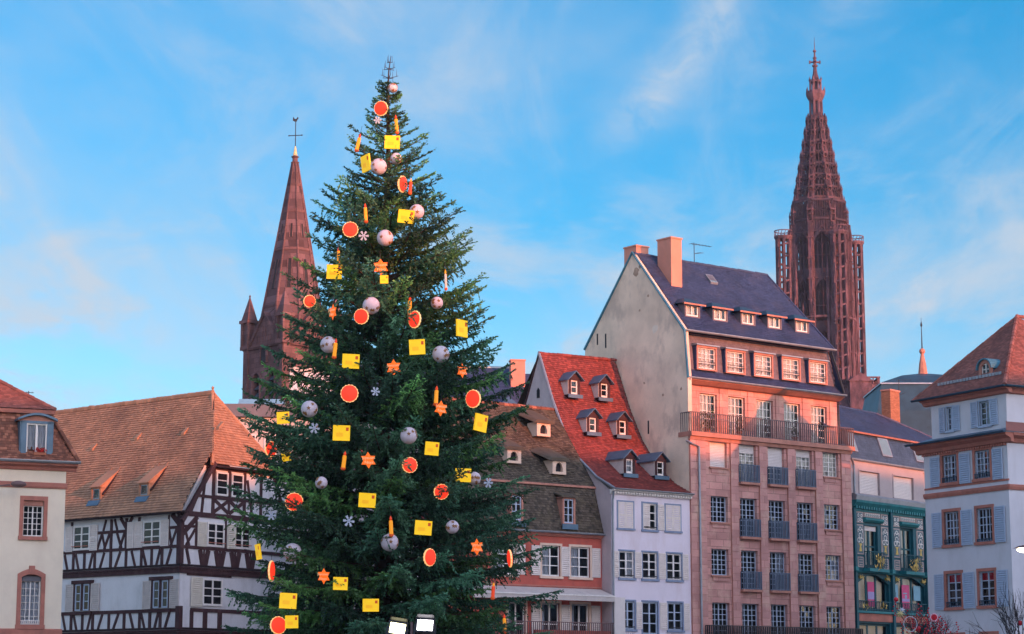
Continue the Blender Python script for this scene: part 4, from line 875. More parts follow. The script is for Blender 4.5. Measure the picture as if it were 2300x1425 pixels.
def mosaic(u0, u1, v0, v1, kind):
    p = bx(b, WT, 'mosaic_panel', u0, u1, -.04, .01, v0, v1, 'panelpink'); uc = (u0 + u1) / 2; w = u1 - u0
    put('panel_ground', MB().box(u0 + .12, u1 - .12, -.055, -.03, v0 + .08, v1 - .08), 'paneldark', p, WT.M)
    kk = MB(); gg = MB()
    def ring(x, z, r, n=10, a0=0, a1=6.283):
        kk.tube([(x + r * math.cos(a0 + (a1 - a0) * i / n), -.065, z + r * math.sin(a0 + (a1 - a0) * i / n)) for i in range(n + 1)], .03, 4)
    if kind == 'tall':
        h = v1 - v0; z = v0 + h * .62
        ring(uc, z, .16); ring(uc - .2, z - .28, .14); ring(uc + .2, z - .28, .14); ring(uc, z + .42, .12); ring(uc - .18, z + .3, .1, 8, 0, 4); ring(uc + .18, z + .3, .1, 8, -1, 3)
        gg.prism([(uc - .22, v0 + h * .36), (uc + .22, v0 + h * .36), (uc + .06, v0 + h * .27), (uc + .18, v0 + h * .1), (uc - .18, v0 + h * .1), (uc - .06, v0 + h * .27)], -.075, -.05)
    elif kind == 'square':
        for a, c in ((-.18, .1), (.18, .1), (0, -.14), (-.2, -.2), (.2, -.2)): ring(uc + a, (v0 + v1) / 2 + c, .09, 8)
    elif kind == 'row':
        n = 8
        for i in range(n): ring(u0 + .2 + (w - .4) * i / (n - 1), (v0 + v1) / 2, .07, 7, .5, 5.2)
    else:
        for i in range(4): kk.box(u0 + .16, u1 - .16, -.07, -.05, v0 + .12 + i * .16, v0 + .18 + i * .16)
    put('inlay', kk, 'panelpink' if kind == 'slats' else 'white', p, WT.M)
    if gg.v: put('vase', gg, 'gold', p, WT.M)
for x in (0., 4.5):
    mosaic(x + .42, x + 1.32, 12.12, 12.82, 'square'); mosaic(x + 3.5, x + 4.36, 12.12, 12.82, 'square'); mosaic(x + 1.4, x + 3.4, 12.52, 12.82, 'row')
    mosaic(x + .42, x + 1.3, 10.15, 12.02, 'tall'); mosaic(x + 3.48, x + 4.36, 10.15, 12.02, 'tall'); mosaic(x + .5, x + 1.25, 9.35, 10.0, 'slats'); mosaic(x + 3.6, x + 4.3, 9.35, 10.0, 'slats')
    run(b, WT, 'window_hood', x + 1.25, x + 3.55, [(.02, 12.2), (-.12, 12.2), (-.26, 12.34), (-.26, 12.46), (.02, 12.5)], 'teallite')
    railing(b, WT, x + 1.35, x + 3.35, 9.32, 1.0, 'teal', .16, .016, -.42, 'balcony_railing', .4)
    bx(b, WT, 'balcony_slab', x + 1.2, x + 3.6, -.5, .0, 9.1, 9.3, 'teallite')
    o = thing('gilded_ornament', ('leafy gold ornament on the left upper balcony of the teal shop front', 'leafy gold ornament on the right upper balcony of the teal shop front')[x > 0], 'ornament', tuple(WT.p(x + 2.5, -.5, 9.35)), 'gold balcony ornaments')
    put('leaves', leafy(70, .62, .75, .3, int(x)), 'gold', o, WT.M @ T(x + 2.4, -.52, 9.35) @ Matrix.Diagonal((1, .25, 1, 1))); put('stem', MB().tube([WT.p(x + 2.4, -.52, 9.3), WT.p(x + 2.45, -.54, 10.1)], .04, 5), 'gold', o)
win(b, WT, 2.3, 9.4, 1.6, 2.6, 2, 2, 'teal', .2, .7, [(.3, .72, .02, .98)], fw=.14, bar=.1); win(b, WT, 6.78, 9.4, 1.65, 2.7, 2, 2, 'teal', .2, .7, [(.34, .70, .02, .98)], fw=.14, bar=.1)
put('roller_blind', blindmesh(1.5, .3), 'blind', b, WT.M @ T(2.3, .12, 11.68))
run(b, WT, 'string_course', 0, TW, [(.01, 9.0), (-.2, 9.0), (-.3, 9.1), (.01, 9.12)], 'teallite'); run(b, WT, 'sign_band', 0, TW, [(.01, 6.02), (-.1, 6.02), (-.1, 6.5), (.01, 6.5)], 'redtrim'); run(b, WT, 'string_course', 0, TW, [(.01, 6.52), (-.22, 6.52), (-.22, 6.66), (.01, 6.66)], 'teallite')
for i, (a, c, d, e) in enumerate(lowT):
    win(b, WT, (a + c) / 2, d, c - a, e - d, 3, 1, 'teal', .2, .8, None, fw=.14, split=False, bar=.18)
    if i < 2:
        uc = (a + c) / 2; n = 12
        part(b, WT, 'arched_trim', MB().prism([(a, e)] + [(a + (c - a) * j / n, e - .62 + .56 * math.sin(math.pi * j / n)) for j in range(n + 1)] + [(c, e)], .0, .18), 'teal')
        for q in (a + .25, c - .3): o = bx(b, WT, 'gilded_bracket', q - .2, q + .2, -.14, .0, e - .34, e - .2, 'gold'); put('leaf_spray', leafy(30, .25, .2, .2, int(q * 10)), 'gold', o, WT.M @ T(q, -.12, e - .36) @ Matrix.Diagonal((1, .4, 1, 1)))
        railing(b, WT, a, c, d, .55, 'teal', .2, .016, -.1, 'window_railing')
for (u0, u1, v0, v1, m, lab) in ((1.95, 2.75, 6.95, 8.5, 'posterpink', 'plain pink poster with a lilac band in the left shop window'), (4.98, 5.72, 7.3, 8.45, 'posterblue', 'pale blue poster beside the central teal column'), (6.2, 7.15, 6.95, 8.46, 'posterpink', 'pink and lilac poster in the middle of the right shop window'), (7.7, 8.6, 7.5, 8.46, 'posterblue', 'pale blue poster at the right end of the shop window')):
    o = thing('poster', lab, 'poster', tuple(WT.p((u0 + u1) / 2, .17, v0)), 'posters in the teal shop windows'); put('sheet', MB().box(u0, u1, .165, .175, v0, v1), m, o, WT.M)
    if m == 'posterpink':
        h = v1 - v0; put('print_band', MB().box(u0, u1, .160, .164, v0 + h * .30, v0 + h * (.6 if u0 < 3 else .42)), 'posterlilac', o, WT.M)
        if u0 > 3: put('print_shapes', MB().box(u0 + .15, u1 - .3, .160, .164, v0 + h * .62, v0 + h * .67).ball(.13, 6, T(u0 + .5, .162, v0 + h * .5) @ Matrix.Diagonal((1, .02, 1, 1))), 'posterblue', o, WT.M)
for i, (u0, v0) in enumerate(((1.15, 6.75), (3.2, 6.8))):
    o = thing('gilded_ornament', ('left', 'right')[i] + ' curled gold ornament on the lower left window rail of the shop', 'ornament', tuple(WT.p(u0, -.2, v0)), 'gold scrolls on the lower rail')
    put('scroll', leafy(26, .4, .5, .3, 60 + i), 'gold', o, WT.M @ T(u0, -.2, v0) @ Matrix.Diagonal((1, .3, 1, 1)))

# ================================================================== corner house at the right
WC = Wall((25.960, 112.0), -61); WD = Wall((25.960, 112.0), 29)
b = thing('corner_house', 'off-white corner house with pale blue shutters and hipped rose tile roof', 'house', (28, 117, 0))
cols = [(-5.18, -3.98), (-2.55, -1.35)]
holes = []
for a, c in cols: holes += [(a, c, 12.85, 14.35), (a, c, 9.5, 11.28), (a, c, 6.15, 7.95), (a, c, 2.8, 4.65)]
wall(b, WC, -6.72, 0, 0, 15.0, holes, 'offwhite', .22); wall(b, WD, 0, 12, 0, 15.0, [], 'offwhite')
for i, (a, c, d, e) in enumerate(holes):
    surround(b, WC, a, c, d, e, .16, 'redtrim', .05, .16)
    win(b, WC, (a + c) / 2, d, c - a, e - d, 4 if i % 4 < 2 else 2, 4, 'bluewhite', .1, .6, [(.03, .4, .02, .98), (.6, .97, .02, .98)] if i % 4 == 0 else None, bar=.045)
    railing(b, WC, a + .02, c - .02, d + .02, .22 if i != 5 else .1, 'copper', .2, .014, -.06, 'window_rail')
    if i % 4 == 2:
        for q in (-.28, .28): put('red_blind', MB().box(q - .22, q + .22, .142, .15, e - .5, e - .08), 'redblind', b, WC.M @ T((a + c) / 2, 0, 0))
for (v, h) in ((12.7, 1.62), (9.4, 1.88), (6.05, 1.9), (2.7, 1.9)):
    for u, wd in ((-5.74, .78), (-3.32, .86), (-.72, .80)): shutter(b, WC, u, v, wd, h, 'shutter_blue', (.62,), -.10)
run(b, WC, 'string_course', -6.75, .06, [(.02, 12.1), (-.06, 12.1), (-.12, 12.25), (-.12, 12.36), (.02, 12.4)], 'redtrim'); run(b, WD, 'string_course', -.06, 12, [(.02, 12.1), (-.06, 12.1), (-.12, 12.25), (-.12, 12.36), (.02, 12.4)], 'redtrim')
run(b, WC, 'sill_band', -6.72, .05, [(.02, 12.58), (-.04, 12.58), (-.04, 12.68), (.02, 12.68)], 'redtrim')
cp = [(.02, 14.55), (-.14, 14.6), (-.2, 14.78), (-.52, 14.92), (-.56, 15.06), (.02, 15.06)]
run(b, WC, 'cornice', -7.2, .5, cp, 'redtrim'); run(b, WD, 'cornice', -.0, 12, cp, 'redtrim')
for i in range(34): bx(b, WC, 'dentil', -6.75 + i * .2, -6.65 + i * .2, -.13, .0, 14.44, 14.56, 'redtrim')
part(b, WC, 'skirt_roof', MB().quad((-7.35, -.65, 15.06), (.62, -.65, 15.06), (-.25, .35, 15.45), (-6.35, .35, 15.45)).quad((-7.35, -.65, 15.06), (-6.35, .35, 15.45), (-6.35, 9, 15.5), (-7.35, 9.5, 15.06)), 'zincblue')
part(b, WD, 'skirt_roof', MB().quad((-.62, -.65, 15.1), (12, -.65, 15.1), (12, .35, 15.9), (.3, .35, 15.9)), 'tile_rose')
gutter(b, WC, -7.4, .62, -.7, 15.1, 'copper', .09)
up_h = [(-4.78, -4.25, 15.68, 16.98), (-2.12, -1.22, 15.66, 16.98)]
WU = Wall(tuple(WC.p(-.1, .15, 0))[:2], -61); WV = Wall(tuple(WC.p(-.1, .15, 0))[:2], 29)
wall(b, WU, -6.05, 0, 15.2, 17.4, up_h, 'offwhite', .2, 'upper_wall'); wall(b, WV, 0, 10, 15.2, 17.4, [], 'offwhite', name='upper_wall')
part(b, WU, 'side_wall', MB().quad((-6.05, 9, 15.2), (-6.05, 0, 15.2), (-6.05, 0, 17.4), (-6.05, 9, 17.4)), 'offwhite')
for a, c, d, e in up_h: surround(b, WU, a, c, d, e, .07, 'shutter_blue', .03, .1); win(b, WU, (a + c) / 2, d, c - a, e - d, 2, 4, 'bluewhite', .08, .6, [(.4, .97, .02, .98)] if a > -3 else None, bar=.04)
for u, wd, an in ((-5.12, .56, -12), (-3.94, .54, 4), (-2.48, .58, -6), (-.92, .56, 3)): shutter(b, WU, u, 15.62, wd, 1.4, 'shutter_blue', (.5,), -.09, an)
up_c = [(.02, 17.18), (-.18, 17.22), (-.26, 17.36), (-.46, 17.44), (-.46, 17.52), (.02, 17.52)]
run(b, WU, 'cornice', -6.5, .45, up_c, 'redtrim'); run(b, WV, 'cornice', 0, 10, up_c, 'redtrim'); gutter(b, WU, -7.0, .55, -.56, 17.56, 'copper', .09); gutter(b, WV, -.5, 10, -.56, 17.56, 'copper', .09)
ap = WC.p(-3.6, 4.35, 22.2); e0 = WU.p(-7.0, -.52, 17.56); e1 = WU.p(.5, -.52, 17.56); e2 = WV.p(10.5, -.52, 17.56)
tri_tiles(b, e0, e1, ap, 'tile_rose', .17, .125, .016, 'roof'); tri_tiles(b, e1, e2, ap, 'tile_rose', .17, .125, .016, 'roof')
part(b, WU, 'roof_back', MB().add([tuple(WU.M.inverted() @ q) for q in (e0, ap, WU.p(-7, 10, 17.5))], [(0, 1, 2)]), 'underroof')
ridge(b, e1, ap, .13, 'tile_rose', name='hip_tiles'); ridge(b, ap, e0, .08, 'tile_rose', name='hip_tiles'); ridge(b, ap, ap + (e2 - e1) * .5, .1, 'tile_rose')
k = MB()
for i in range(20):
    x = -5.6 + i * .26; k.box(x, x + .2, -.02, .02, 0, .16)
put('snow_guard', k, 'zinc', b, WU.M @ T(0, .15, 18.28))
M = WC.M @ T(-2.1, .55, 18.35); n = 10; arc = [(-.52 * math.cos(math.pi * i / n), .42 + .52 * math.sin(math.pi * i / n)) for i in range(n + 1)]; ari = [(x * .62, .42 + (z - .42) * .62) for x, z in arc]
d = put('dormer', MB().prism([(-.52, -.1)] + arc + [(.52, -.1)] + [(.33, .1)] + ari[::-1] + [(-.33, .1)], 0, .14), 'sandtrim', b, M)
put('dormer_roof', MB().prism([(x * 1.1, z) for x, z in arc] + [(x * 1.2, .42 + (z - .42) * 1.14) for x, z in arc[::-1]], -.12, 1.5), 'copperlite', d, M); put('apron_flashing', MB().box(-.54, .54, -.06, -.01, -.36, .08), 'copperlite', d, M); [put('cheek', MB().box(x, x + .04, .1, 1.4, -.2, .45), 'copper', d, M) for x in (-.54, .5)]
win(d, None, 0, .1, .62, .62, 2, 2, 'white', .06, 0, None, flat=True, M=M, fw=.05, bar=.035)

# ================================================================== roofs behind
# slate-roofed house seen between the tree and the red roof
WB = Wall((-13.4, 157.5), 8)
b = thing('slate_roof_house', 'blue slate roof with orange chimney behind the mossy roof house', 'house', tuple(WB.p(8, 6, 0)))
part(b, WB, 'wall', MB().box(0, 15.4, 0, 11, 0, 21.5), 'greywall')
tiles(b, WB, 'roof', -.4, 21.5, 5.2, 26.4, -.5, 16.6, 1.5, 14.2, 'slate', .26, .2, .008)
part(b, WB, 'roof_side', MB().quad((15.9, -.4, 21.5), (17.4, 9, 21.5), (14.4, 6.2, 26.2), (14.0, 5.2, 26.4)), 'slate_plain'); part(b, WB, 'roof_back', MB().quad((-.5, 11, 21.5), (17.4, 11, 21.5), (14.2, 5.2, 26.4), (1.5, 5.2, 26.4)), 'slate_plain')
part(b, WB, 'gable_roof', MB().extr([(1.2, 22.0), (4.6, 25.9), (5.4, 25.7), (2.2, 21.6)], 14.9, 16.6), 'slate_plain')
c = bx(b, WB, 'chimney', 13.9, 15.0, 3.2, 4.1, 23.0, 26.7, 'chimney'); put('chimney_cap', MB().box(13.85, 15.05, 3.15, 4.15, 26.7, 26.8), 'chimney', c, WB.M)
for u in (10.9, 13.3, 15.5):
    d = put('dormer', MB().box(u - .9, u + .9, -.6, 2, 20.5, 22.4), 'brick', b, WB.M); put('dormer_roof', MB().add([(u - 1.15, -.9, 22.35), (u + 1.15, -.9, 22.35), (u + 1.15, 2.4, 22.5), (u - 1.15, 2.4, 22.5), (u, .2, 23.5), (u, 2.9, 23.6)], [(0, 1, 4), (1, 2, 5, 4), (3, 0, 4, 5), (0, 3, 2, 1)]), 'zincblue', d, WB.M)
ridge(b, WB.p(1.5, 5.2, 26.42), WB.p(14.2, 5.2, 26.42), .1, 'zinc', .6, 'ridge_capping')
# modern flat-roofed building behind the half-timbered roof
WM_ = Wall((-20.6, 150), 3)
b = thing('flat_roof_building', 'pale modern building with flat grey roof behind the half-timbered house', 'building', tuple(WM_.p(6, 5, 0)))
part(b, WM_, 'wall', MB().box(0, 12, 0, 10, 0, 20.7), 'concrete'); part(b, WM_, 'roof_edge', MB().box(-.3, 12.3, -.3, 10, 20.75, 21.65), 'concretedark'); part(b, WM_, 'rooflight', MB().extr([(1, 21.7), (2, 22.3), (4, 22.3), (4.2, 21.7)], 1.2, 4.4), 'posterblue')
for u in (1.0, 3.2, 5.4): win(b, WM_, u + .8, 17.8, 1.6, 1.7, 2, 1, 'white', -.09, 0)
b = thing('white_block', 'white rendered block glimpsed through the tree left of the trunk', 'building', (-14, 176, 0)); WQ = Wall((-18.0, 172), 5)
part(b, WQ, 'wall', MB().box(0, 7, 0, 8, 0, 27.2), 'offwhite'); part(b, WQ, 'parapet', MB().box(-.1, 7.1, -.1, 8, 27.25, 27.6), 'concrete')
for u in (1.7, 4.2): win(b, WQ, u, 24.4, 1.2, 1.7, 2, 2, 'white', -.09, 0, [(.05, .95, .02, .98)])
# dark pavilion roof with a finial
WP = Wall((30.1, 176), 0)
b = thing('pavilion_roof_building', 'building with dark blue-green pavilion roof and ball finial behind the corner house', 'building', (35, 181, 0))
part(b, WP, 'wall', MB().box(.2, 9.6, .2, 9.6, 0, 20.5), 'greywall')
def frus(h0, z0, h1, z1): return [(4.9 - h0, 4.9 - h0, z0), (4.9 + h0, 4.9 - h0, z0), (4.9 + h0, 4.9 + h0, z0), (4.9 - h0, 4.9 + h0, z0), (4.9 - h1, 4.9 - h1, z1), (4.9 + h1, 4.9 - h1, z1), (4.9 + h1, 4.9 + h1, z1), (4.9 - h1, 4.9 + h1, z1)]
FF = [(0, 1, 5, 4), (1, 2, 6, 5), (2, 3, 7, 6), (3, 0, 4, 7), (4, 5, 6, 7)]
part(b, WP, 'lower_roof', MB().add(frus(4.95, 20.5, 4.75, 24.6), FF).add(frus(4.75, 24.6, 4.3, 26.9), FF), 'copper'); part(b, WP, 'upper_roof', MB().add(frus(4.38, 26.98, 2.2, 27.9), FF).add(frus(2.2, 27.9, .5, 28.3), FF), 'copper')
part(b, WP, 'roof_break', MB().add(frus(4.42, 26.86, 4.4, 26.98), FF), 'zinc')
for s in range(1, 9): part(b, WP, 'seam', MB().box(.25 + s, .29 + s, .1, .2, 20.6, 23.5), 'copper')
f = put('finial', MB().lathe([(.42, 27.0), (.3, 28.0), (.14, 28.8), (.14, 28.9)], 8), 'sandtrim', b, WP.M @ T(4.9, 4.9, 1.2)); put('ball', MB().ball(.26, 10, T(0, 0, 29.1)), 'sandtrim', f, WP.M @ T(4.9, 4.9, 1.2)); put('spike', MB().tube([(0, 0, 29.3), (0, 0, 30.6), (0, 0, 32.0)], [.06, .04, .015], 6).lathe([(.03, 31.2), (.1, 31.35), (.02, 31.7)], 6), 'iron', f, WP.M @ T(4.9, 4.9, 1.2))
antenna('television_antenna', 'small antenna with cross arms left of the pavilion roof', (31.3, 172, 24.2), 2.4, 1.0, 0, 4)

# ================================================================== church tower with the stone spire
b = thing('church_tower', 'red sandstone church tower with octagonal stone spire and iron cross', 'church', (-24.3, 235, 0))
CA = 49.0; SW = 7.3
NEAR = Vector((-24.8, 230.0, 0))
WLc = Wall(tuple(NEAR + Vector((-math.cos(R(CA)) * SW, math.sin(R(CA)) * SW, 0)))[:2], -CA)      # face turned to the left
WRc = Wall((NEAR.x, NEAR.y), 90 - CA)                                                          # face turned to the right
cen = WLc.p(SW / 2, SW / 2, 0)
def pointed(cx, z0, w, h, n=8, round_=False):
    """outline of an arched opening, from bottom left over the top to bottom right"""
    hs = h - (w / 2 if round_ else w * .86)
    o = [(cx - w / 2, z0), (cx - w / 2, z0 + hs)]
    for i in range(1, n):
        t = i / n
        if round_: o.append((cx - w / 2 * math.cos(math.pi * t), z0 + hs + w / 2 * math.sin(math.pi * t)))
        else:
            if t <= .5: a = math.pi - (t * 2) * math.pi / 3; o.append((cx + w / 2 + w * math.cos(a), z0 + hs + w * math.sin(a)))
            else: a = math.pi / 3 * (2 - t * 2); o.append((cx - w / 2 + w * math.cos(a), z0 + hs + w * math.sin(a)))
    return o + [(cx + w / 2, z0 + hs), (cx + w / 2, z0)]
def archring(k, cx, z0, w, h, th, y0, y1, round_=False, M=None):
    a = pointed(cx, z0, w, h, 8, round_); c = pointed(cx, z0, w + 2 * th, h + th, 8, round_)
    for i in range(len(a) - 1):
        k.prism([c[i], c[i + 1], a[i + 1], a[i]], y0, y1, M)
for Wc in (WLc, WRc, Wall(tuple(WRc.p(SW, 0, 0))[:2], 180 - CA), Wall(tuple(WRc.p(SW, SW, 0))[:2], 270 - CA)):
    hs = [(1.55, 2.95, 31.0, 36.2), (4.35, 5.75, 31.0, 36.2)]
    wall(b, Wc, 0, SW, 0, 39.1, hs, 'churchstone', .6)
    for (a, c, d, e) in hs:
        k = MB(); cx = (a + c) / 2; archring(k, cx, d, c - a - .1, e - d + .0, .28, -.12, .25, True)
        put('arch', k, 'churchstone', b, Wc.M)
        put('spandrel', MB().prism([(a - .0, e + .02), (a, e - .75)] + pointed(cx, e - .8, c - a, .8 + .0, 8, True)[1:-1] + [(c, e - .75), (c, e + .02)], .02, .5), 'churchstone', b, Wc.M)
        put('opening', MB().quad((a, .62, d), (c, .62, d), (c, .62, e), (a, .62, e)), 'room', b, Wc.M)
        for i in range(6): put('louvre', MB().extr([(.1, d + .25 + i * .8), (.55, d + .7 + i * .8), (.6, d + .66 + i * .8), (.14, d + .2 + i * .8)], a, c), 'louvre', b, Wc.M)
        put('shaft', MB().tube([(a - .12, -.1, d), (a - .12, -.1, e - .7)], .1, 6), 'churchstone', b, Wc.M); put('shaft', MB().tube([(c + .12, -.1, d), (c + .12, -.1, e - .7)], .1, 6), 'churchstone', b, Wc.M)
    for u in (0.28, SW - .28): put('buttress', MB().box(u - .42, u + .42, -.22, .0, 0, 39.0), 'churchstone', b, Wc.M)
    run(b, Wc, 'cornice', -.2, SW + .2, [(.05, 38.8), (-.25, 38.9), (-.34, 39.1), (-.34, 39.25), (.05, 39.3)], 'churchstone'); run(b, Wc, 'string_course', -.1, SW + .1, [(.02, 30.4), (-.22, 30.4), (-.22, 30.65), (.02, 30.75)], 'churchstone')
    g_ = [(.9, 39.0), (SW - .9, 39.0), (SW / 2, 42.4)]
    put('gable', MB().prism(g_, -.1, .7), 'churchstone', b, Wc.M)
    put('gable_coping', MB().bar(.55, 38.9, SW / 2, 42.75, .34, -.25, .85).bar(SW - .55, 38.9, SW / 2, 42.75, .34, -.25, .85), 'churchstone', b, Wc.M)
    put('gable_roof', MB().add([(.9, .7, 39.0), (SW / 2, .7, 42.4), (SW / 2, 3.4, 42.4), (.9, 1.6, 39.0), (SW - .9, .7, 39.0), (SW - .9, 1.6, 39.0)], [(0, 1, 2, 3), (4, 5, 2, 1)]), 'spirestone', b, Wc.M)
    k = MB(); archring(k, SW / 2, 37.2, 1.0, 1.9, .25, -.22, .1, True); put('window_arch', k, 'churchstone', b, Wc.M); put('opening', MB().prism(pointed(SW / 2, 37.2, 1.0, 1.9, 8, True), -.11, -.09), 'room', b, Wc.M)
    for q in (2.55, SW - 2.55): k = MB(); archring(k, q, 39.4, .32, .9, .1, -.2, .0, True); k.prism(pointed(q, 39.4, .32, .9, 6, True), -.13, -.11); put('blind_arch', k, 'churchstone', b, Wc.M)
    k = MB(); archring(k, SW / 2, 39.8, .42, 1.4, .12, -.2, .0, True); put('blind_arch', k, 'churchstone', b, Wc.M)
    # corner pinnacle
    M = Wc.M @ T(.25, .25, 0); k = MB().box(-.72, .72, -.72, .72, 39.0, 39.4)
    for s1 in (-1, 1):
        for s2 in (-1, 1): k.box(s1 * .55 - .14, s1 * .55 + .14, s2 * .55 - .14, s2 * .55 + .14, 39.4, 42.0)
    k.box(-.45, .45, -.45, .45, 39.4, 42.0).box(-.82, .82, -.82, .82, 42.0, 42.35)
    pz = put('pinnacle', k, 'churchstone', b, M); put('pinnacle_roof', MB().lathe([(.92, 42.35), (.06, 45.0), (.12, 45.1), (.02, 45.3)], 4, None, math.pi / 4), 'spirestone', pz, M)
M = T(cen.x, cen.y, 0); rot = R(22.5 - CA)
put('spire', MB().lathe([(3.95, 39.2), (3.62, 41.4), (.34, 60.3)], 8, None, rot), 'spirestone', b, M)
for i in range(8):
    a = rot + math.pi / 4 * i; put('rib', MB().tube([(3.64 * math.cos(a), 3.64 * math.sin(a), 41.4), (.36 * math.cos(a), .36 * math.sin(a), 60.3)], [.15, .08], 5), 'churchstone', b, M)
    am = a + math.pi / 8; apo = math.cos(math.pi / 8)
    for (z, h, w) in ((45.6, 3.4, .34), (51.5, 1.6, .2)):
        r0 = (3.62 + (.34 - 3.62) * (z - 41.4) / 18.9) * apo; r1 = (3.62 + (.34 - 3.62) * (z + h - 41.4) / 18.9) * apo
        Ms = M @ Matrix.Rotation(am, 4, 'Z'); put('slit_window', MB().add([(r0 + .03, -w / 2, z), (r0 + .03, w / 2, z), (r1 + .03, w / 2, z + h), (r1 + .03, -w / 2, z + h)], [(0, 1, 2, 3)]), 'room', b, Ms)
        put('slit_frame', MB().tube([(r0 + .03, -w / 2 - .06, z), (r1 + .03, -w / 2 - .06, z + h)], .07, 4).tube([(r0 + .03, w / 2 + .06, z), (r1 + .03, w / 2 + .06, z + h)], .07, 4), 'churchstone', b, Ms)
for z in (43.5, 50.0, 54.5, 57.6):
    r = 3.62 + (.34 - 3.62) * (z - 41.4) / 18.9; put('stone_band', MB().lathe([(r + .06, z), (r + .05, z + .3)], 8, None, rot), 'churchstone', b, M)
f = put('finial', MB().lathe([(.36, 60.2), (.5, 60.4), (.3, 60.55), (.3, 60.9), (.48, 61.05), (.2, 61.2)], 8), 'churchstone', b, M)
put('gilded_base', MB().lathe([(.26, 61.2), (.2, 61.5), (.09, 62.1), (.05, 62.3)], 8), 'goldleaf', f, M)
Mx = M @ Matrix.Rotation(R(-10), 4, 'Z')
put('cross', MB().tube([(0, 0, 62.2), (0, 0, 65.2)], .05, 6).tube([(-.75, 0, 63.55), (.75, 0, 63.55)], .05, 6).ball(.09, 6, T(-.75, 0, 63.55)).ball(.09, 6, T(.75, 0, 63.55)), 'iron', f, Mx)
put('weathercock', MB().prism([(-.35, 65.3), (-.1, 65.15), (.1, 65.15), (.2, 65.4), (.34, 65.55), (.2, 65.7), (.1, 65.5), (-.1, 65.45), (-.3, 65.75)], -.02, .02), 'iron', f, Mx)

# ================================================================== cathedral tower
C0 = Vector((66.4, 454.0, 0))
b = thing('cathedral_tower', 'tall red sandstone cathedral tower with openwork stepped spire', 'cathedral', (C0.x, C0.y, 0))
PH = R(20)
CM = T(C0.x, C0.y, 0) @ Matrix.Rotation(PH, 4, 'Z')            # local frame: turrets lie on the local axes
def pol(r, a, z): return (r * math.cos(a), r * math.sin(a), z)
def cput(name, k, m='cathstone', parent=None, M=None): return put(name, k, m, parent or b, M if M is not None else CM)
# block of the west front below the platform
k = MB().box(-22, 10.6, -7.5, 9, 0, 65.2); k.box(-22.3, 10.9, -7.8, 9.2, 64.6, 65.2); k.box(-22.3, 10.9, -7.8, 9.2, 60.2, 60.7)
cput('front_block', k, M=T(C0.x, C0.y, 0))
k = MB()
for i in range(34): x = -22 + i * .98; k.box(x, x + .22, -7.8, -7.5, 65.2, 66.6); k.box(x - .3, x + .5, -7.85, -7.5, 60.8, 64.5) if i % 2 else None
for i in range(17): y = -7.5 + i * .98; k.box(10.6, 10.9, y, y + .22, 65.2, 66.6)
k.box(-22.2, 10.95, -7.9, -7.45, 66.6, 66.9).box(10.55, 10.95, -7.8, 9, 66.6, 66.9); cput('platform_balustrade', k, M=T(C0.x, C0.y, 0))
k = MB().box(4.2, 8.8, -10, -7, 55, 65.6); k.add([(3.8, -10.3, 65.6), (9.2, -10.3, 65.6), (9.2, -7, 65.6), (3.8, -7, 65.6), (6.5, -10.3, 67.4), (6.5, -7, 67.4)], [(0, 1, 4), (1, 2, 5, 4), (2, 3, 5), (3, 0, 4, 5)]); cput('gabled_house', k, M=T(C0.x, C0.y, 0))
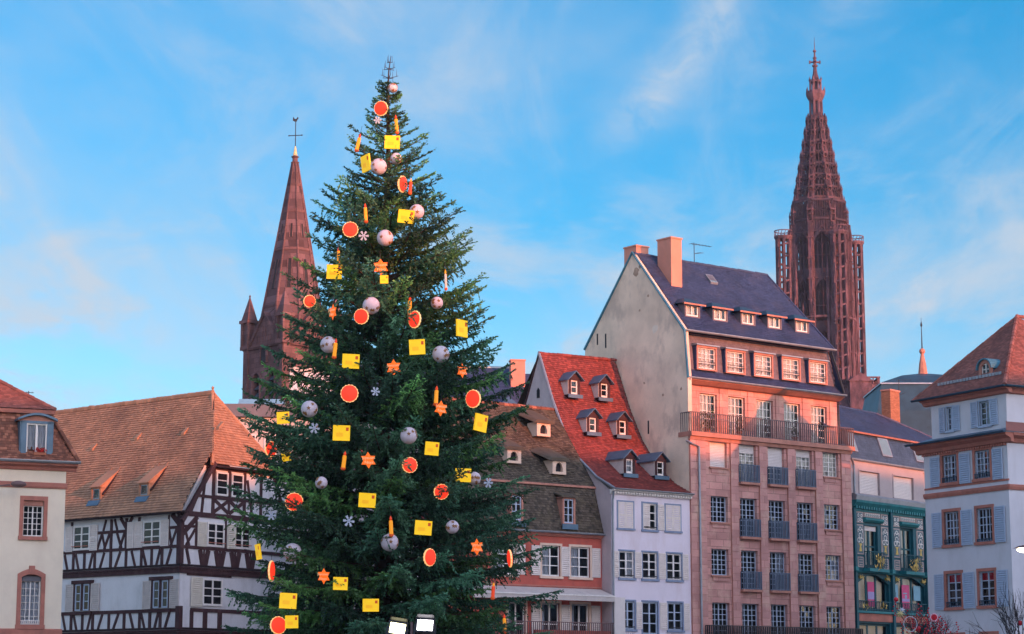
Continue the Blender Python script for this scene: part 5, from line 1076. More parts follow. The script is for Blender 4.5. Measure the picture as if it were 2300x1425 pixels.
# octagon: eight faces with tall windows, mullions, gables
RO = 6.05; AP_ = RO * math.cos(math.pi / 8); FW = 2 * RO * math.sin(math.pi / 8)
for i in range(8):
    am = math.pi / 4 * i + math.pi / 8                            # face centre
    Mf = CM @ Matrix.Rotation(am + math.pi / 2, 4, 'Z') @ T(0, -AP_, 0)   # local x along the face, -y outwards
    k = MB()
    # solid strips and openings
    for (z0, z1) in ((66, 68.6), (77.2, 79.2), (88.4, 90.6), (98.6, 101.8)): k.box(-FW / 2, FW / 2, 0, .7, z0, z1)
    for s in (-1, 1): k.box(s * FW / 2 - (.0 if s < 0 else .5), s * FW / 2 + (.5 if s < 0 else 0), 0, .7, 66, 101.8)
    for (z0, h) in ((68.6, 8.4), (79.2, 9.0), (90.6, 7.9)):
        w = FW - 1.0; archring(k, 0, z0, w, h, .35, -.25, .5)
        o = pointed(0, z0, w, h); k.prism([(-w / 2 - .02, z0 + h + .35), (-w / 2 - .02, o[1][1])] + o[2:-2] + [(w / 2 + .02, o[-2][1]), (w / 2 + .02, z0 + h + .35)], .02, .6)
        k.box(-.11, .11, .1, .4, z0, z0 + h * .93)
        for q in (-w / 4, w / 4): k.box(q - .08, q + .08, .12, .38, z0, z0 + h * .72); archring(k, q, z0 + h * .42, w / 2 - .3, h * .32, .1, .12, .36)
        k.box(-w / 2, w / 2, .14, .34, z0 + h * .36, z0 + h * .36 + .18)
        k.bar(-FW / 2 + .2, z0 + h * .72, 0, z0 + h + 1.6, .22, -.42, -.12); k.bar(FW / 2 - .2, z0 + h * .72, 0, z0 + h + 1.6, .22, -.42, -.12); k.box(-.1, .1, -.42, -.12, z0 + h, z0 + h + 2.3)
        for q in range(7): x = -FW / 2 + .3 + q * (FW - .6) / 6; k.box(x - .05, x + .05, -.34, .0, z0 + h - 1.6 + abs(q - 3) * .1, z0 + h + .6)
    for q in range(9): x = -FW / 2 + .2 + q * (FW - .4) / 8; k.box(x - .07, x + .07, -.3, -.02, 99.0, 101.2)
    k.box(-FW / 2, FW / 2, -.42, .0, 98.5, 98.85).box(-FW / 2, FW / 2, -.42, .0, 101.2, 101.6).box(-FW / 2, FW / 2, -.3, 0, 88.3, 88.7).box(-FW / 2, FW / 2, -.3, 0, 77.1, 77.5)
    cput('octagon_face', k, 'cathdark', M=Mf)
    ac = math.pi / 4 * i; k = MB()
    for (rr, dw) in ((RO + .15, .55), (RO + .55, .3)):
        k.box(rr - .6, rr + .35, -dw, dw, 66, 100.5)
    for z in (70, 74.5, 79, 83.5, 88, 92.5, 97): k.box(RO - .5, RO + 1.15, -.62, .62, z, z + .35); k.prism([(RO + .95 - .3, z + .35), (RO + .95 + .3, z + .35), (RO + .95, z + 2.6)], -.3, .3); k.box(RO + .5, RO + 1.05, -.4, -.26, z - 2.6, z).box(RO + .5, RO + 1.05, .26, .4, z - 2.6, z)
    cput('corner_pier', k, M=CM @ Matrix.Rotation(ac, 4, 'Z'))
cput('inner_core', MB().lathe([(4.5, 66), (4.4, 101)], 8, None, 0), 'voiddark')  # dark core behind the windows stands in for their deep shade
# four stair turrets, open lattice work
for i in range(4):
    a0 = math.pi / 2 * i; Mt = CM @ Matrix.Rotation(a0, 4, 'Z') @ T(8.65, 0, 0)
    k = MB(); n = 8; r = 1.5
    for j in range(n):
        a = 2 * math.pi * (j + .5) / n; Mj = Matrix.Rotation(a, 4, 'Z'); k.box(r - .22, r + .24, -.26, .26, 66, 97.4, Mj)
        for q in range(14):                                      # climbing bands between the posts
            z = 66 + q * 2.7 + j * .3375; aa, ab = 2 * math.pi * (j + .5) / n, 2 * math.pi * (j + 1.5) / n
            if z < 97: k.tube([pol(r, aa, z), pol(r, ab, z + .34)], .26, 4)
        if j % 2 == 0:
            for q in range(7): z = 69 + q * 4.4; k.tube([pol(r + .3, a, z), pol(r + .3, a, z + 2.2)], [.2, .02], 4)
    k.lathe([(r + .25, 97.2), (r + .5, 97.7), (r + .5, 98.0), (r + .2, 98.0)], 12)
    for j in range(16): a = 2 * math.pi * j / 16; k.tube([pol(r + .4, a, 98), pol(r + .4, a + .2, 99.1)], .07, 4)
    for j in range(16): k.tube([pol(r + .42, 2 * math.pi * j / 16, 99.1), pol(r + .42, 2 * math.pi * (j + 1) / 16, 99.1)], .12, 4)
    cput('stair_turret', k, M=Mt)
    cput('newel', MB().tube([(0, 0, 66), (0, 0, 97)], .28, 6), M=Mt)
    k = MB().box(-3.2, -1.2, -.35, .35, 97.2, 98.0); k.box(-3.2, -1.2, -.4, -.3, 98.0, 99.1).box(-3.2, -1.2, .3, .4, 98, 99.1)
    for z in (70, 77, 84, 89): k.box(-3.0, -1.3, -.25, .25, z, z + .7)
    cput('bridge', k, M=Mt)
    for s in (-1, 1): cput('pinnacle', MB().lathe([(.42, 66), (.40, 88), (.5, 88.2), (.3, 88.6), (.02, 93.5)], 6, T(-1.8, s * 1.9, 0)), M=Mt)
# lower shafts and canopies against the turrets
k = MB(); r_ = random.Random(3)
for i in range(56):
    a = 2 * math.pi * i / 56; rr = 7.1 + 1.2 * abs(math.cos(2 * a)); z1 = 70 + r_.random() * 14; k.tube([pol(rr, a, 66), pol(rr, a, z1)], .15, 4); k.tube([pol(rr, a, z1), pol(rr, a, z1 + 1.8)], [.3, .02], 4)
cput('tracery_shafts', k, 'cathstone')
for zz in (72.3, 79.6): cput('gallery', MB().lathe([(7.2, zz), (7.5, zz + .15), (7.5, zz + .5), (7.2, zz + .6)], 16))
# stepped openwork spire
def rib_r(z): return 5.85 + (1.5 - 5.85) * (z - 101.5) / (125.5 - 101.5)
NS = 9
for i in range(8):
    a = math.pi / 4 * i
    for s in range(NS):
        z0 = 101.4 + s * 2.62; r = rib_r(z0) - (.2 if s else 0); k = MB(); hh = 2.3; q = .52 - .022 * s
        for sx in (-1, 1):
            for sy in (-1, 1): k.box(sx * q - .1, sx * q + .1, sy * q - .1, sy * q + .1, z0 - .8, z0 + hh); k.tube([(sx * q, sy * q, z0 + hh), (sx * q, sy * q, z0 + hh + .9)], [.14, .02], 4)
        k.box(-q - .14, q + .14, -q - .14, q + .14, z0 + hh - .5, z0 + hh - .1).box(-q - .1, q + .1, -q - .1, q + .1, z0 + .9, z0 + 1.1).box(-q - .1, q + .1, -q - .1, q + .1, z0 - .8, z0 - .5)
        k.tube([(0, 0, z0 - .8), (0, 0, z0 + hh)], .12, 5)
        cput('spire_turret', k, M=CM @ Matrix.Rotation(a, 4, 'Z') @ T(r, 0, 0))
for s in range(NS):
    z0 = 101.4 + s * 2.62; r = (rib_r(z0) - .25) * math.cos(math.pi / 8); fw = 2 * r * math.tan(math.pi / 8)
    for i in range(8):
        k = MB(); w = fw * .62; k.box(-fw / 2, fw / 2, -.2, .2, z0 + 2.2, z0 + 2.6); archring(k, 0, z0 - .2, w, 2.3, .18, -.15, .2); k.box(-.07, .07, -.1, .1, z0 - .2, z0 + 1.7)
        n = max(2, int(fw / .6))
        for j in range(n + 1): x = -fw / 2 + fw * j / n; k.box(x - .07, x + .07, -.22, .0, z0 + 1.4, z0 + 3.5)
        if s == 0:
            for j in range(10): x = -fw / 2 + fw * j / 9; k.box(x - .08, x + .08, -.5, -.3, z0, z0 + 4.2)
            k.box(-fw / 2, fw / 2, -.55, -.25, z0 + 4.0, z0 + 4.5)
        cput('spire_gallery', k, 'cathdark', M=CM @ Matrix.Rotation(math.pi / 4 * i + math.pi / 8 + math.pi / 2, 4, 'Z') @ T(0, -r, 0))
cput('spire_core', MB().lathe([(4.2, 101), (3.1, 106), (.7, 125)], 8, None, math.pi / 8), 'voiddark')  # dark solid inside the openwork, painted shade between the ribs
# lantern, crown and cross
k = MB()
for i in range(8):
    a = math.pi / 4 * i; k.tube([pol(1.35, a, 124), pol(1.25, a, 129)], .26, 5); k.tube([pol(1.2, a, 131), pol(1.15, a, 133.6)], .22, 5); k.tube([pol(1.35, a, 133.5), pol(1.3, a, 134.3)], [.2, .03], 4)
    k.tube([pol(2.0, a, 130.6), pol(2.0, a, 131.9)], [.24, .05], 4)
k.lathe([(1.3, 128.6), (1.9, 129.6), (2.15, 130.2), (2.15, 130.9), (1.2, 130.9)], 8).lathe([(.8, 124), (.75, 133)], 8).lathe([(1.4, 133.0), (1.4, 133.5), (.9, 133.6), (.5, 135.2), (.36, 136.4)], 8)
k.lathe([(1.5, 125.2), (1.5, 125.6), (1.3, 125.7)], 8)
cput('lantern', k)
k = MB().lathe([(.5, 135), (.36, 136.5), (.62, 136.7), (.62, 136.95), (.3, 137.1), (.42, 137.8), (.28, 138.4), (.5, 138.6), (.2, 138.9), (.16, 139.9), (.36, 140.0), (.36, 140.3), (.12, 140.5)], 8)
k.box(-1.25, 1.25, -.16, .16, 137.5, 137.8).box(-.16, .16, -1.25, 1.25, 137.5, 137.8).tube([(0, 0, 140.4), (0, 0, 143.4)], [.1, .03], 5)
for s in (-1, 1): k.box(s * 1.1 - .14, s * 1.1 + .14, -.18, .18, 137.3, 138.0)
cput('crown_cross', k, M=T(C0.x, C0.y, 0))

# ================================================================== the Christmas tree
TX, TY, TH = -5.56, 93.0, 29.85
tree = thing('christmas_tree', 'huge decorated fir tree standing in the middle of the square', 'tree', (TX, TY, 0))
trunk_r = lambda z: .40 * (1 - z / TH) ** .9 + .035
put('trunk', MB().tube([(TX + .05 * math.sin(z * .8), TY + .04 * math.cos(z * .7), z) for z in np.linspace(0, TH - 1.4, 24)], [trunk_r(z) for z in np.linspace(0, TH - 1.4, 24)], 12).mesh('trunk', True), 'trunk', tree)
PY = [2, 4.1, 5.5, 8, 10.5, 12, 13.5, 14.8, 15.7, 17, 18, 18.8, 19.6, 21, 22.2, 23.2, 24.4, 25.8, 26.9, 28, 29, 29.8]
PL = [7.3, 7.5, 7.2, 6.8, 6.3, 6.1, 6.6, 5.9, 5.1, 5.1, 4.6, 4.3, 4.0, 3.5, 3.2, 3.0, 2.6, 2.0, 1.3, .6, .2, .06]
PR = [7.1, 7.2, 7.1, 7.0, 6.4, 6.3, 6.0, 5.9, 5.6, 5.0, 4.9, 5.0, 4.6, 4.2, 3.9, 2.6, 2.3, 1.85, 1.1, .55, .2, .06]
def crown_r(z, a):
    l, r = np.interp(z, PY, PL), np.interp(z, PY, PR); w = .5 + .5 * math.cos(a); return l + (r - l) * w
tw_p0 = []; tw_p1 = []; tw_w = []; tw_n = []; tw_c = []; limbs = MB()
rt = random.Random(11)
def add_twigs(P0, P1, n, ln, wid, col, droop, fan=1.0):
    """needle-bearing twiglets set along the line P0-P1, on both sides and underneath"""
    d = P1 - P0; L_ = float(np.linalg.norm(d)); d = d / (L_ + 1e-6)
    side = np.cross(d, [0, 0, 1.]); side /= np.linalg.norm(side) + 1e-6
    t = (np.arange(n) + rng.random(n)) / n
    sg = np.where(np.arange(n) % 2, 1., -1.) * rng.uniform(.35, 1.0, n) * fan
    base = P0[None] + d[None] * (t * L_)[:, None]
    dirv = d[None] * rng.uniform(.55, 1.0, n)[:, None] + side[None] * sg[:, None] + np.array([0, 0, 1.])[None] * rng.normal(-droop, .28, n)[:, None]
    dirv /= np.linalg.norm(dirv, axis=1)[:, None]
    l = ln * rng.uniform(.6, 1.25, n) * (1.05 - .35 * t)
    tw_p0.append(base); tw_p1.append(base + dirv * l[:, None]); tw_w.append(np.full(n, wid) * rng.uniform(.8, 1.25, n)); tw_n.append(rng.normal(0, 1, (n, 3))); tw_c.append(np.tile(np.array(col) * rng.uniform(.85, 1.15), (n, 1)))
z = 2.2; wi = 0
while z < 28.7:
    f = z / TH
    nb = 7 if z < 25 else 5
    a0 = rt.uniform(0, 6.28)
    for i in range(nb):
        a = a0 + 6.283 * i / nb + rt.gauss(0, .14); Rm = float(crown_r(z, a))
        L_ = Rm * rt.choice([1.05, .99, .94, .88, .82, .74, .62]) * rt.uniform(.95, 1.05)
        if L_ < .22: L_ = .22
        rise, sag, tip = (.34 * f ** .6 + .02), (.5 - .42 * f), .34 - .1 * f
        zt = L_ * (rise - sag + tip)                            # height gained at the tip
        zb = z - zt + rt.gauss(0, .1); zb = min(zb, TH - .9)
        az_j = rt.gauss(0, .08)
        def P(t): 
            aa = a + az_j * t; r = trunk_r(max(zb, 0)) * .5 + L_ * t
            return np.array([r * math.cos(aa), r * math.sin(aa), zb + L_ * (rise * t - sag * t * t + tip * t ** 3)])
        ns = 5; pts = [P(t / ns) for t in range(ns + 1)]
        r0 = .018 + .011 * L_
        limbs.tube([tuple(p) for p in pts], [r0 * (1 - .85 * t / ns) for t in range(ns + 1)], 4, None, False)
        # colour of this bough: some greyer or yellower
        hv = rt.random(); col = (.85, .95, 1.05) if hv < .3 else ((1.3, 1.25, .7) if hv > .76 else (1.0, 1.0, 1.0)); br = rt.choice([.55, .7, .85, 1.0, 1.2, 1.5, 1.75]); col = tuple(c * br for c in col)
        sp = .17 + .010 * L_ + (.05 if z > 18 else 0); nsec = max(3, int(L_ * .82 / sp))
        for k_ in range(nsec):
            t = .16 + .84 * (k_ + rt.random() * .6) / nsec; t = min(t, 1.0); p = P(t); q = P(min(t + .03, 1.03)); d = q - p; d /= np.linalg.norm(d) + 1e-6
            sd = np.cross(d, [0, 0, 1.]); sd /= np.linalg.norm(sd) + 1e-6
            for s in ((-1, 1) if t < .97 else (0,)):
                sl_ = (.34 + .30 * L_ * (1 - t) * min(1, t * 3.0)) * rt.uniform(.7, 1.2); sl_ = min(sl_, 1.5)
                if z > 24: sl_ *= .62
                dv = d * rt.uniform(.75, 1.1) + sd * s * rt.uniform(.7, 1.0) + np.array([0, 0, rt.gauss(-.12 + .2 * f, .16)]); dv /= np.linalg.norm(dv)
                e = p + dv * sl_ + np.array([0, 0, -.14 * sl_ * sl_ * (1 - f)])
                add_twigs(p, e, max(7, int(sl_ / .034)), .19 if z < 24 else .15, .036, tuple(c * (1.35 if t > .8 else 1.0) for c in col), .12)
                if sl_ > .5 and rt.random() < .95:              # short hanging spray
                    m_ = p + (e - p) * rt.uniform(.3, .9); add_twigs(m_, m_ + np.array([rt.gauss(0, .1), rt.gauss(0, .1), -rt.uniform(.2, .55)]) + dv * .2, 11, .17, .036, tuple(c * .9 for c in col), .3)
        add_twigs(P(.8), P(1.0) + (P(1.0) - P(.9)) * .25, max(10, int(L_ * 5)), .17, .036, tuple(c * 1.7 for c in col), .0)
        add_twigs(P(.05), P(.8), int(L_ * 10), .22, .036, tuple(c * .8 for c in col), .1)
    wi += 1; z += ((.12 if wi % 2 else .60) if z < 24 else (.14 if wi % 2 else .36)) if z < 27 else .24
# bare leader with a few short spikes
lead = MB().tube([(0, 0, TH - 1.6), (.03, 0, TH - .7), (.12, 0, TH)], [.045, .03, .012], 6)
for (zz, l, n, rz) in ((TH - 1.05, .42, 5, .1), (TH - .62, .34, 4, .02), (TH - .3, .16, 3, 0)):
    for i in range(n): a = 6.283 * i / n + zz; lead.tube([(.05, 0, zz), (.05 + l * math.cos(a), l * math.sin(a), zz + rz)], [.022, .01], 4); lead.tube([(.05 + l * .8 * math.cos(a), l * .8 * math.sin(a), zz + rz * .8), (.05 + l * .8 * math.cos(a), l * .8 * math.sin(a), zz + rz + .3)], [.015, .006], 4)
put('leader', lead, 'twig', tree, T(TX, TY, 0))
put('limbs', limbs, 'trunk', tree, T(TX, TY, 0))
p0 = np.concatenate(tw_p0); p1 = np.concatenate(tw_p1); w = np.concatenate(tw_w); nr = np.concatenate(tw_n); tcx = np.concatenate(tw_c); N = len(p0)
d = p1 - p0; ax = np.cross(d, nr); ax /= np.linalg.norm(ax, axis=1)[:, None] + 1e-9; mid = p0 + d * .45
V = np.stack([p0, mid + ax * w[:, None], p1, mid - ax * w[:, None]], 1).reshape(-1, 3)
me = bpy.data.meshes.new('crown'); me.vertices.add(4 * N); me.vertices.foreach_set('co', V.astype(np.float32).ravel())
me.loops.add(4 * N); me.loops.foreach_set('vertex_index', np.arange(4 * N, dtype=np.int32)); me.polygons.add(N)
me.polygons.foreach_set('loop_start', np.arange(0, 4 * N, 4, dtype=np.int32)); me.update(calc_edges=True); me.validate()
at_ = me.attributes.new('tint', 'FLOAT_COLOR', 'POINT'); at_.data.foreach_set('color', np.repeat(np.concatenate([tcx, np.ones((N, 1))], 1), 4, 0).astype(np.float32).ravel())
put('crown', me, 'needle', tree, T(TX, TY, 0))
print('twigs', N)

# ------------------------------------------------------------------ ornaments on the tree (x, y, z, apparent width, height)
ORN = {}
ORN['ball'] = [(-5.32, 92.47, 28.2, 0.44, 0.44), (-5.06, 91.15, 24.63, 0.51, 0.51), (-5.79, 90.59, 24.13, 0.72, 0.72), (-4.09, 89.98, 21.99, 0.65, 0.65), (-5.4, 89.36, 20.71, 0.7, 0.7), (-3.19, 89.57, 17.94, 0.53, 0.53), (-5.9, 88.52, 17.63, 0.73, 0.73), (-7.72, 89.18, 16.08, 0.71, 0.71), (-2.97, 88.43, 15.56, 0.71, 0.71), (-8.38, 88.09, 13.21, 0.7, 0.7), (-4.24, 87.62, 12.05, 0.7, 0.7), (-1.58, 89.28, 10.45, 0.56, 0.56), (-7.78, 87.42, 10.09, 0.51, 0.51), (-2.43, 87.69, 8.31, 0.55, 0.55), (-4.94, 86.93, 7.63, 0.72, 0.72), (-8.97, 88.05, 7.31, 0.74, 0.74)]
ORN['disc'] = [(-5.79, 91.92, 27.11, 0.63, 0.67), (-4.77, 90.99, 23.45, 0.33, 0.74), (-6.94, 90.16, 21.25, 0.69, 0.69), (-8.66, 90.26, 18.14, 0.5, 0.54), (-6.3, 88.44, 17.16, 0.63, 0.67), (-4.07, 88.6, 17.06, 0.52, 0.75), (-6.66, 87.15, 13.73, 0.75, 0.75), (-1.62, 88.99, 13.76, 0.63, 0.78), (-10.19, 90.24, 11.79, 0.42, 0.68), (-4.18, 87.43, 10.82, 0.62, 0.66), (-2.9, 87.93, 9.77, 0.62, 0.66), (-8.99, 88.56, 9.41, 0.78, 0.78), (-3.34, 87.37, 7.06, 0.45, 0.73), (-0.09, 90.58, 7.21, 0.15, 0.75), (-9.8, 87.92, 6.54, 0.13, 0.85), (-9.5, 88.04, 4.35, 0.62, 0.74)]
ORN['star'] = [(-5.57, 89.35, 19.45, 0.68, 0.72), (-7.53, 88.85, 17.42, 0.39, 0.71), (-4.89, 87.7, 14.89, 0.66, 0.7), (-2.09, 89.04, 14.96, 0.47, 0.64), (-2.95, 88.29, 13.26, 0.57, 0.67), (-5.89, 87.65, 11.04, 0.66, 0.7), (-1.44, 88.3, 7.54, 0.55, 0.7), (-7.59, 87.04, 6.28, 0.58, 0.65)]
ORN['envelope'] = [(-5.24, 91.2, 25.38, 0.67, 0.55), (-6.35, 90.78, 24.33, 0.35, 0.66), (-4.52, 89.52, 21.68, 0.69, 0.53), (-7.61, 90.21, 19.41, 0.65, 0.57), (-5.37, 88.51, 18.75, 0.34, 0.3), (-2.14, 90.19, 16.95, 0.38, 0.68), (-3.94, 88.04, 15.8, 0.61, 0.59), (-6.71, 88.35, 15.25, 0.71, 0.56), (-9.5, 88.46, 12.89, 0.52, 0.45), (-1.32, 89.99, 12.87, 0.45, 0.68), (-6.99, 87.47, 12.14, 0.7, 0.59), (-3.29, 87.84, 11.54, 0.48, 0.51), (-9.35, 88.58, 11.29, 0.33, 0.33), (-2.02, 88.53, 10.51, 0.66, 0.52), (-5.87, 87.0, 9.34, 0.69, 0.54), (-3.59, 87.07, 8.23, 0.69, 0.54), (-10.6, 90.03, 7.45, 0.21, 0.6), (-6.87, 86.5, 5.96, 0.58, 0.47), (-9.02, 87.14, 5.3, 0.69, 0.58), (-5.66, 86.74, 5.11, 0.65, 0.47), (-8.86, 87.11, 4.46, 0.47, 0.47)]
ORN['candle'] = [(-5.1, 91.69, 26.34, 0.16, 0.83), (-6.74, 91.47, 25.45, 0.16, 0.79), (-4.41, 90.91, 23.35, 0.14, 0.7), (-6.31, 90.31, 22.03, 0.15, 0.85), (-7.42, 89.93, 20.09, 0.13, 0.65), (-2.83, 89.79, 19.0, 0.11, 0.87), (-4.31, 88.95, 17.71, 0.17, 0.83), (-7.4, 88.68, 15.86, 0.17, 0.82), (-3.14, 88.26, 13.81, 0.17, 0.81), (-6.88, 87.68, 11.05, 0.17, 0.73), (-4.87, 86.52, 8.28, 0.16, 0.79), (-0.77, 88.58, 5.78, 0.15, 0.66), (-0.31, 89.76, 4.49, 0.15, 0.75)]
ORN['snowflake'] = [(-5.92, 91.6, 26.49, 0.39, 0.39), (-6.34, 89.77, 20.89, 0.5, 0.5), (-5.62, 87.49, 13.86, 0.4, 0.44), (-8.14, 87.81, 12.38, 0.48, 0.52), (-0.99, 89.53, 10.29, 0.41, 0.49), (-9.95, 88.78, 8.87, 0.48, 0.48), (-6.62, 87.13, 8.51, 0.51, 0.55)]
ORDN = ['topmost', 'second', 'third', 'fourth', 'fifth', 'sixth', 'seventh', 'eighth', 'ninth', 'tenth', 'eleventh', 'twelfth', 'thirteenth', 'fourteenth', 'fifteenth', 'sixteenth', 'seventeenth', 'eighteenth', 'nineteenth', 'twentieth', 'twenty-first', 'twenty-second']
def olabel(i, what, extra=''): return (('topmost ' + what + ' on the Christmas tree') if i == 0 else (ORDN[i] + ' ' + what + ' from the top of the Christmas tree')) + extra
def textmesh(txt, size):
    cu = bpy.data.curves.new('lettering', 'FONT'); cu.body = txt; cu.size = size; cu.align_x = 'CENTER'; cu.align_y = 'CENTER'; cu.extrude = .004
    o = bpy.data.objects.new('lettering', cu); COL.objects.link(o); dg = bpy.context.evaluated_depsgraph_get(); m = bpy.data.meshes.new_from_object(o.evaluated_get(dg)); bpy.data.objects.remove(o); m.name = 'lettering'
    m.transform(Matrix.Rotation(math.pi / 2, 4, 'X')); return m
STAR_TXT = [textmesh('Joyeuses', .19), textmesh('Fêtes', .21)]
for m_ in STAR_TXT: m_.materials.append(MATS['starpale'])
def wavy(r, n, amp, k): return [(r * (1 + amp * math.cos(k * 2 * math.pi * i / n)) * math.cos(2 * math.pi * i / n), r * (1 + amp * math.cos(k * 2 * math.pi * i / n)) * math.sin(2 * math.pi * i / n)) for i in range(n)]
def starpts(ro, ri, n): return [((ro if i % 2 == 0 else ri) * math.sin(math.pi * i / n), (ro if i % 2 == 0 else ri) * math.cos(math.pi * i / n)) for i in range(2 * n)]
def starsolid(ro, ri, n, t):
    k = MB(); p = starpts(ro, ri, n); N = len(p)
    k.add([(x, 0, z) for x, z in p] + [(0, -t, 0), (0, t, 0)], [(i, (i + 1) % N, N) for i in range(N)] + [((i + 1) % N, i, N + 1) for i in range(N)]); return k
ro_ = random.Random(5)
def hang(o, M, top, l=.35): put('hanger', cached(('hg', round(top, 2)), lambda: MB().tube([(0, 0, top), (0, 0, top + l)], .008, 4).mesh('hanger')), 'iron', o, M)
GRP = {'ball': 'white globes with gold stars', 'disc': 'red scalloped discs', 'star': 'orange star ornaments', 'envelope': 'yellow envelopes', 'candle': 'candle ornaments', 'snowflake': 'silver snowflakes'}
for kind, L_ in ORN.items():
    for i, (x, y, zz, w, h) in enumerate(L_):
        yaw = math.acos(min(1, w / h if kind in ('disc', 'star', 'snowflake') else (1 if w > h * .8 else w / h * .9 + .05))) * ro_.choice((-1, 1)) + math.atan2(-(x - TX), 30) * 0
        M = T(x, y, zz) @ Matrix.Rotation(yaw, 4, 'Z') @ Matrix.Rotation(R(ro_.gauss(0, 4)), 4, 'Y') @ Matrix.Rotation(R(ro_.gauss(4, 4)), 4, 'X')
        nm = {'ball': 'globe_ornament', 'disc': 'disc_ornament', 'star': 'star_ornament', 'envelope': 'envelope_ornament', 'candle': 'candle_ornament', 'snowflake': 'snowflake_ornament'}[kind]
        what = {'ball': 'white globe with gold stars', 'disc': 'red disc with scalloped pale rim', 'star': 'orange six-pointed star with lettering', 'envelope': 'yellow envelope with red stamp', 'candle': ('white' if i == 5 else 'red' if i in (2, 11) else 'orange') + ' candle ornament', 'snowflake': 'silver snowflake'}[kind]
        if kind == 'candle': lab = olabel(i, 'hanging candle', ', ' + what.split()[0])
        else: lab = olabel(i, what)
        o = thing(nm, lab, 'ornament', (x, y, zz), GRP[kind])
        if kind == 'ball':
            r = w / 2; put('globe', MB().ball(r, 16).mesh('globe', True), 'ball', o, M); hang(o, M, r)
            for j in range(7):
                a, e2 = -math.pi / 2 + ro_.uniform(-1.5, 1.5), ro_.uniform(-.8, .8)
                Ms = M @ Matrix.Rotation(a, 4, 'Z') @ Matrix.Rotation(-e2, 4, 'Y') @ T(r + .004, 0, 0) @ Matrix.Rotation(math.pi / 2, 4, 'Z'); put('gold_star', cached(('gs',), lambda: starsolid(.10, .042, 5, .012).mesh('gold_star')), 'ballstar', o, Ms)
        elif kind == 'disc':
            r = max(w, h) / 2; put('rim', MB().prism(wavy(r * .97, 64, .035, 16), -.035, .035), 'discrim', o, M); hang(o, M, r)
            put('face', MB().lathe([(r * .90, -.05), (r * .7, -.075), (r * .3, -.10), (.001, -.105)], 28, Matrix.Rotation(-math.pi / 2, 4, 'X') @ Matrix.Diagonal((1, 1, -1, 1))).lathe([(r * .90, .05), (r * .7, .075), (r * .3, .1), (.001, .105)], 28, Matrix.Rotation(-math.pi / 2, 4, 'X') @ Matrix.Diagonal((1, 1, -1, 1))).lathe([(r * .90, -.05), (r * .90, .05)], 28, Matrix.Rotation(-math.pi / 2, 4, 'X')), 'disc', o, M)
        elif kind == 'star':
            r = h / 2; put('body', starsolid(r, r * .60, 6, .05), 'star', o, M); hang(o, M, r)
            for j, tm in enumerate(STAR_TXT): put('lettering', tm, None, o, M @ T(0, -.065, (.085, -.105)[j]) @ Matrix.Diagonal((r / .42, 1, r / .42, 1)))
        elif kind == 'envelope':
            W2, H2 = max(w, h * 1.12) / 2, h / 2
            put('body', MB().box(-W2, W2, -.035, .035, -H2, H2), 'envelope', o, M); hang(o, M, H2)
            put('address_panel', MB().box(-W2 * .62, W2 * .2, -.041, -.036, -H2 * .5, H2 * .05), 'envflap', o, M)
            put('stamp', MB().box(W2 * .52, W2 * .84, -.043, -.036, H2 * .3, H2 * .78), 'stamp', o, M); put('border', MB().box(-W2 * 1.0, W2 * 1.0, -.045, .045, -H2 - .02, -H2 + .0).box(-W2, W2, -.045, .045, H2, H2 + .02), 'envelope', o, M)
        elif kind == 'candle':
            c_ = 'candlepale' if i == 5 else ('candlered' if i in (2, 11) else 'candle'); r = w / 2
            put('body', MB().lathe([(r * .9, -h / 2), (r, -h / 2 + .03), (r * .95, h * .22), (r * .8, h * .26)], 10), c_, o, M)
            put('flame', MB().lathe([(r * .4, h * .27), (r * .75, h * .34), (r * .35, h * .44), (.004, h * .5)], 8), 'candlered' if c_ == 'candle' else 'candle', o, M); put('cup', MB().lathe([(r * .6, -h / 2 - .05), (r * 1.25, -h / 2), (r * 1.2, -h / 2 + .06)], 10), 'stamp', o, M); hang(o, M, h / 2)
        else:
            r = h / 2 * .85; k = MB()
            for j in range(6):
                a = math.pi / 3 * j; ca_, sa_ = math.cos(a), math.sin(a); k.bar(0, 0, r * ca_, r * sa_, .045, -.02, .02)
                for q in (.5, .75):
                    for s in (-.7, .7): k.bar(r * q * ca_, r * q * sa_, r * q * ca_ + r * .3 * math.cos(a + s), r * q * sa_ + r * .3 * math.sin(a + s), .035, -.018, .018)
            put('crystal', k, 'snow', o, M); put('hub', starsolid(r * .34, r * .2, 6, .06), 'snow', o, M)

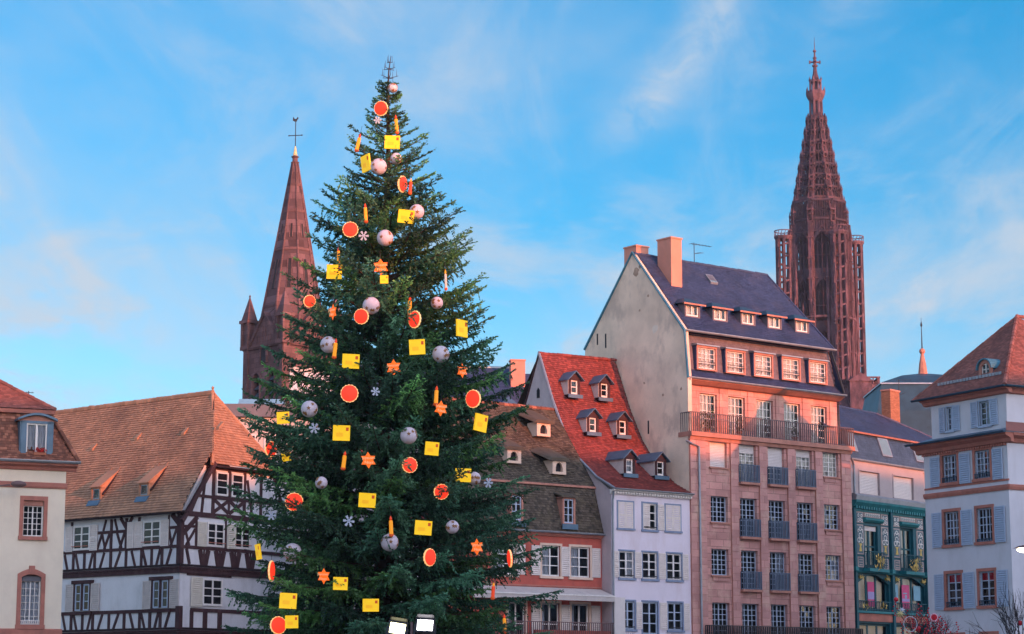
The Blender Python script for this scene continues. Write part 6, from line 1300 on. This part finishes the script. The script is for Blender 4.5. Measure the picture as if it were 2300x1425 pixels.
# ------------------------------------------------------------------ floodlights below the tree
t = thing('floodlight_mast', 'pair of glaring floodlights on a mast in front of the tree', 'floodlight', (-3.8, 82, 0))
put('mast', MB().tube([(-3.8, 82.05, 0), (-3.8, 82.05, 4.3)], .06, 8), 'lampgrey', t); put('crossbar', MB().box(-4.7, -2.9, 82.02, 82.1, 3.72, 3.80), 'lampgrey', t)
for (x, zz, m_, ry) in ((-4.33, 4.05, 'lampwarm', 9), (-3.29, 4.17, 'lampwhite', 3)):
    M = T(x, 81.98, zz) @ Matrix.Rotation(R(ry), 4, 'Y') @ Matrix.Rotation(R(-12), 4, 'X'); hs = put('housing', MB().box(-.36, .36, .04, .26, -.27, .27), 'lampgrey', t, M)
    put('yoke', MB().box(-.42, -.37, .08, .14, -.42, .06).box(.37, .42, .08, .14, -.42, .06).box(-.42, .42, .08, .14, -.46, -.42), 'iron', hs, M)
    put('bezel', MB().box(-.36, -.29, -.02, .04, -.27, .27).box(.29, .36, -.02, .04, -.27, .27).box(-.29, .29, -.02, .04, -.27, -.2).box(-.29, .29, -.02, .04, .2, .27), 'iron', hs, M)
    put('visor', MB().add([(-.36, -.02, .27), (.36, -.02, .27), (.3, -.22, .36), (-.3, -.22, .36)], [(0, 1, 2, 3)]), 'iron', hs, M)
    put('lens', MB().box(-.29, .29, .0, .03, -.2, .2), m_, hs, M)
# street lamp at the right edge
t = thing('street_lamp', 'lit street lamp reaching in at the right edge before the corner house', 'street lamp', (21.9, 85, 0))
put('pole', MB().tube([(21.9, 85, 0), (21.9, 85, 7.0), (21.6, 85, 7.5), (20.7, 85, 7.42)], [.09, .06, .05, .045], 8), 'lampgrey', t)
hd = put('head', MB().add([(19.80, 84.86, 7.27), (19.80, 85.14, 7.27), (20.75, 85.22, 7.30), (20.75, 84.78, 7.30), (20.0, 84.9, 7.36), (20.0, 85.1, 7.36), (20.75, 85.12, 7.50), (20.75, 84.88, 7.50)], [(0, 1, 2, 3), (4, 7, 6, 5), (0, 3, 7, 4), (1, 5, 6, 2), (0, 4, 5, 1), (3, 2, 6, 7)]), 'lampgrey', t)
put('lens', MB().ball(.24, 10, T(20.28, 85, 7.21) @ Matrix.Diagonal((1.5, .8, .5, 1))), 'lampstreet', hd)

# ------------------------------------------------------------------ bare little trees with winter decorations, lower right
def bare_tree(name, label, base, h, seed, spread):
    r = random.Random(seed); t = thing(name, label, 'tree', base); k = MB(); tips = []
    def grow(p, d, l, rad, lev):
        q = p + d * l; k.tube([tuple(p), tuple(p + d * l * .5 + Vector((r.gauss(0, .03), r.gauss(0, .03), 0))), tuple(q)], [rad, rad * .8, rad * .6], 5, None, False)
        if lev == 0: tips.append(q); return
        for _ in range(3 if lev > 1 else 4):
            nd = (d + Vector((r.gauss(0, spread), r.gauss(0, spread), r.gauss(.12, .3)))).normalized(); grow(p + d * l * r.uniform(.6, 1), nd, l * r.uniform(.6, .85), rad * .6, lev - 1)
    B = Vector(base); put('trunk', MB().tube([tuple(B), tuple(B + Vector((0, 0, h * .45)))], [.08, .055], 7), 'twig', t)
    for _ in range(5): grow(B + Vector((0, 0, h * r.uniform(.38, .45))), Vector((r.gauss(0, spread), r.gauss(0, spread), 1)).normalized(), h * .22, .032, 3)
    put('branches', k, 'twig', t); return t, tips
t1, tips1 = bare_tree('bare_tree', 'bare sapling hung with red bead strands before the teal shop', (16.75, 89, 0), 5.6, 4, .34)
t2, tips2 = bare_tree('bare_tree', 'bare sapling with a single red ball at the right edge', (18.75, 80, 0), 5.6, 9, .30)
t3, tips3 = bare_tree('bare_tree', 'small bare sapling in front of the corner house base', (17.9, 90, 0), 4.9, 14, .34)
k = MB(); r_ = random.Random(2)
for j in range(34):
    p = r_.choice(tips1); n = r_.randint(5, 12)
    for q in range(n): k.ball(.035, 4, T(p.x + r_.gauss(0, .05), p.y + r_.gauss(0, .05), p.z - q * .09 - .02))
bs = put('bead_strands', k, 'redball'); tag(bs, 'glossy red bead strands hanging in the bare sapling by the teal shop', 'beads', kind='stuff')
def redball(loc, r, lab):
    t = thing('red_ball', lab, 'ornament', loc, 'red winter balls'); put('ball', MB().ball(r, 12).mesh('ball', True), 'redball', t, T(*loc)); put('cap', MB().tube([(0, 0, r), (0, 0, r + .2)], .008, 4), 'iron', t, T(*loc))
redball((15.63, 88, 5.39), .095, 'small red ball hanging before the pale blue shop poster'); redball((18.76, 80, 4.19), .095, 'red ball hanging low at the right edge of the picture'); redball((16.55, 88.4, 4.22), .12, 'red ball low in the beaded sapling at the picture base')
t = thing('flower_ornament', 'pale gold flower ornament left of the beaded sapling', 'ornament', (15.78, 88, 4.8)); put('petals', starsolid(.21, .09, 8, .10), 'goldleaf', t, T(15.78, 88, 4.8)); put('petals', starsolid(.16, .08, 7, .08), 'snow', t, T(15.86, 88.05, 4.95) @ Matrix.Rotation(.4, 4, 'Y'))
t = thing('ring_ornament', 'large thin white hoop hanging in the beaded sapling', 'ornament', (16.18, 88, 4.44)); put('hoop', MB().tube([(.27 * math.cos(2 * math.pi * i / 28), 0, .30 * math.sin(2 * math.pi * i / 28)) for i in range(29)], .014, 6, None, False), 'snow', t, T(16.18, 88, 4.40))
t = thing('disc_ornament', 'round red disc with pink rim right of the beaded sapling', 'ornament', (17.15, 88, 4.67)); put('rim', MB().prism(wavy(.165, 40, .01, 10), -.02, .02), 'pinkrim', t, T(17.15, 88, 4.67)); put('face', MB().prism(wavy(.122, 32, 0, 1), -.03, .03), 'redball', t, T(17.15, 88, 4.67))

# ------------------------------------------------------------------ evening air
hz = bpy.data.materials.new('haze'); hz.use_nodes = True; hn = hz.node_tree; hn.nodes.clear()
ho = hn.nodes.new('ShaderNodeOutputMaterial'); hv_ = hn.nodes.new('ShaderNodeVolumePrincipled'); hn.links.new(hv_.outputs[0], ho.inputs[1])
hv_.inputs['Color'].default_value = (.80, .86, 1.0, 1); hv_.inputs['Density'].default_value = .00011; hv_.inputs['Anisotropy'].default_value = .2
MATS['haze'] = hz
h_ = put('haze', MB().box(-650, 650, -650, 650, -1, 147), 'haze'); tag(h_, 'faint bluish evening haze over the town', 'haze', kind='stuff')
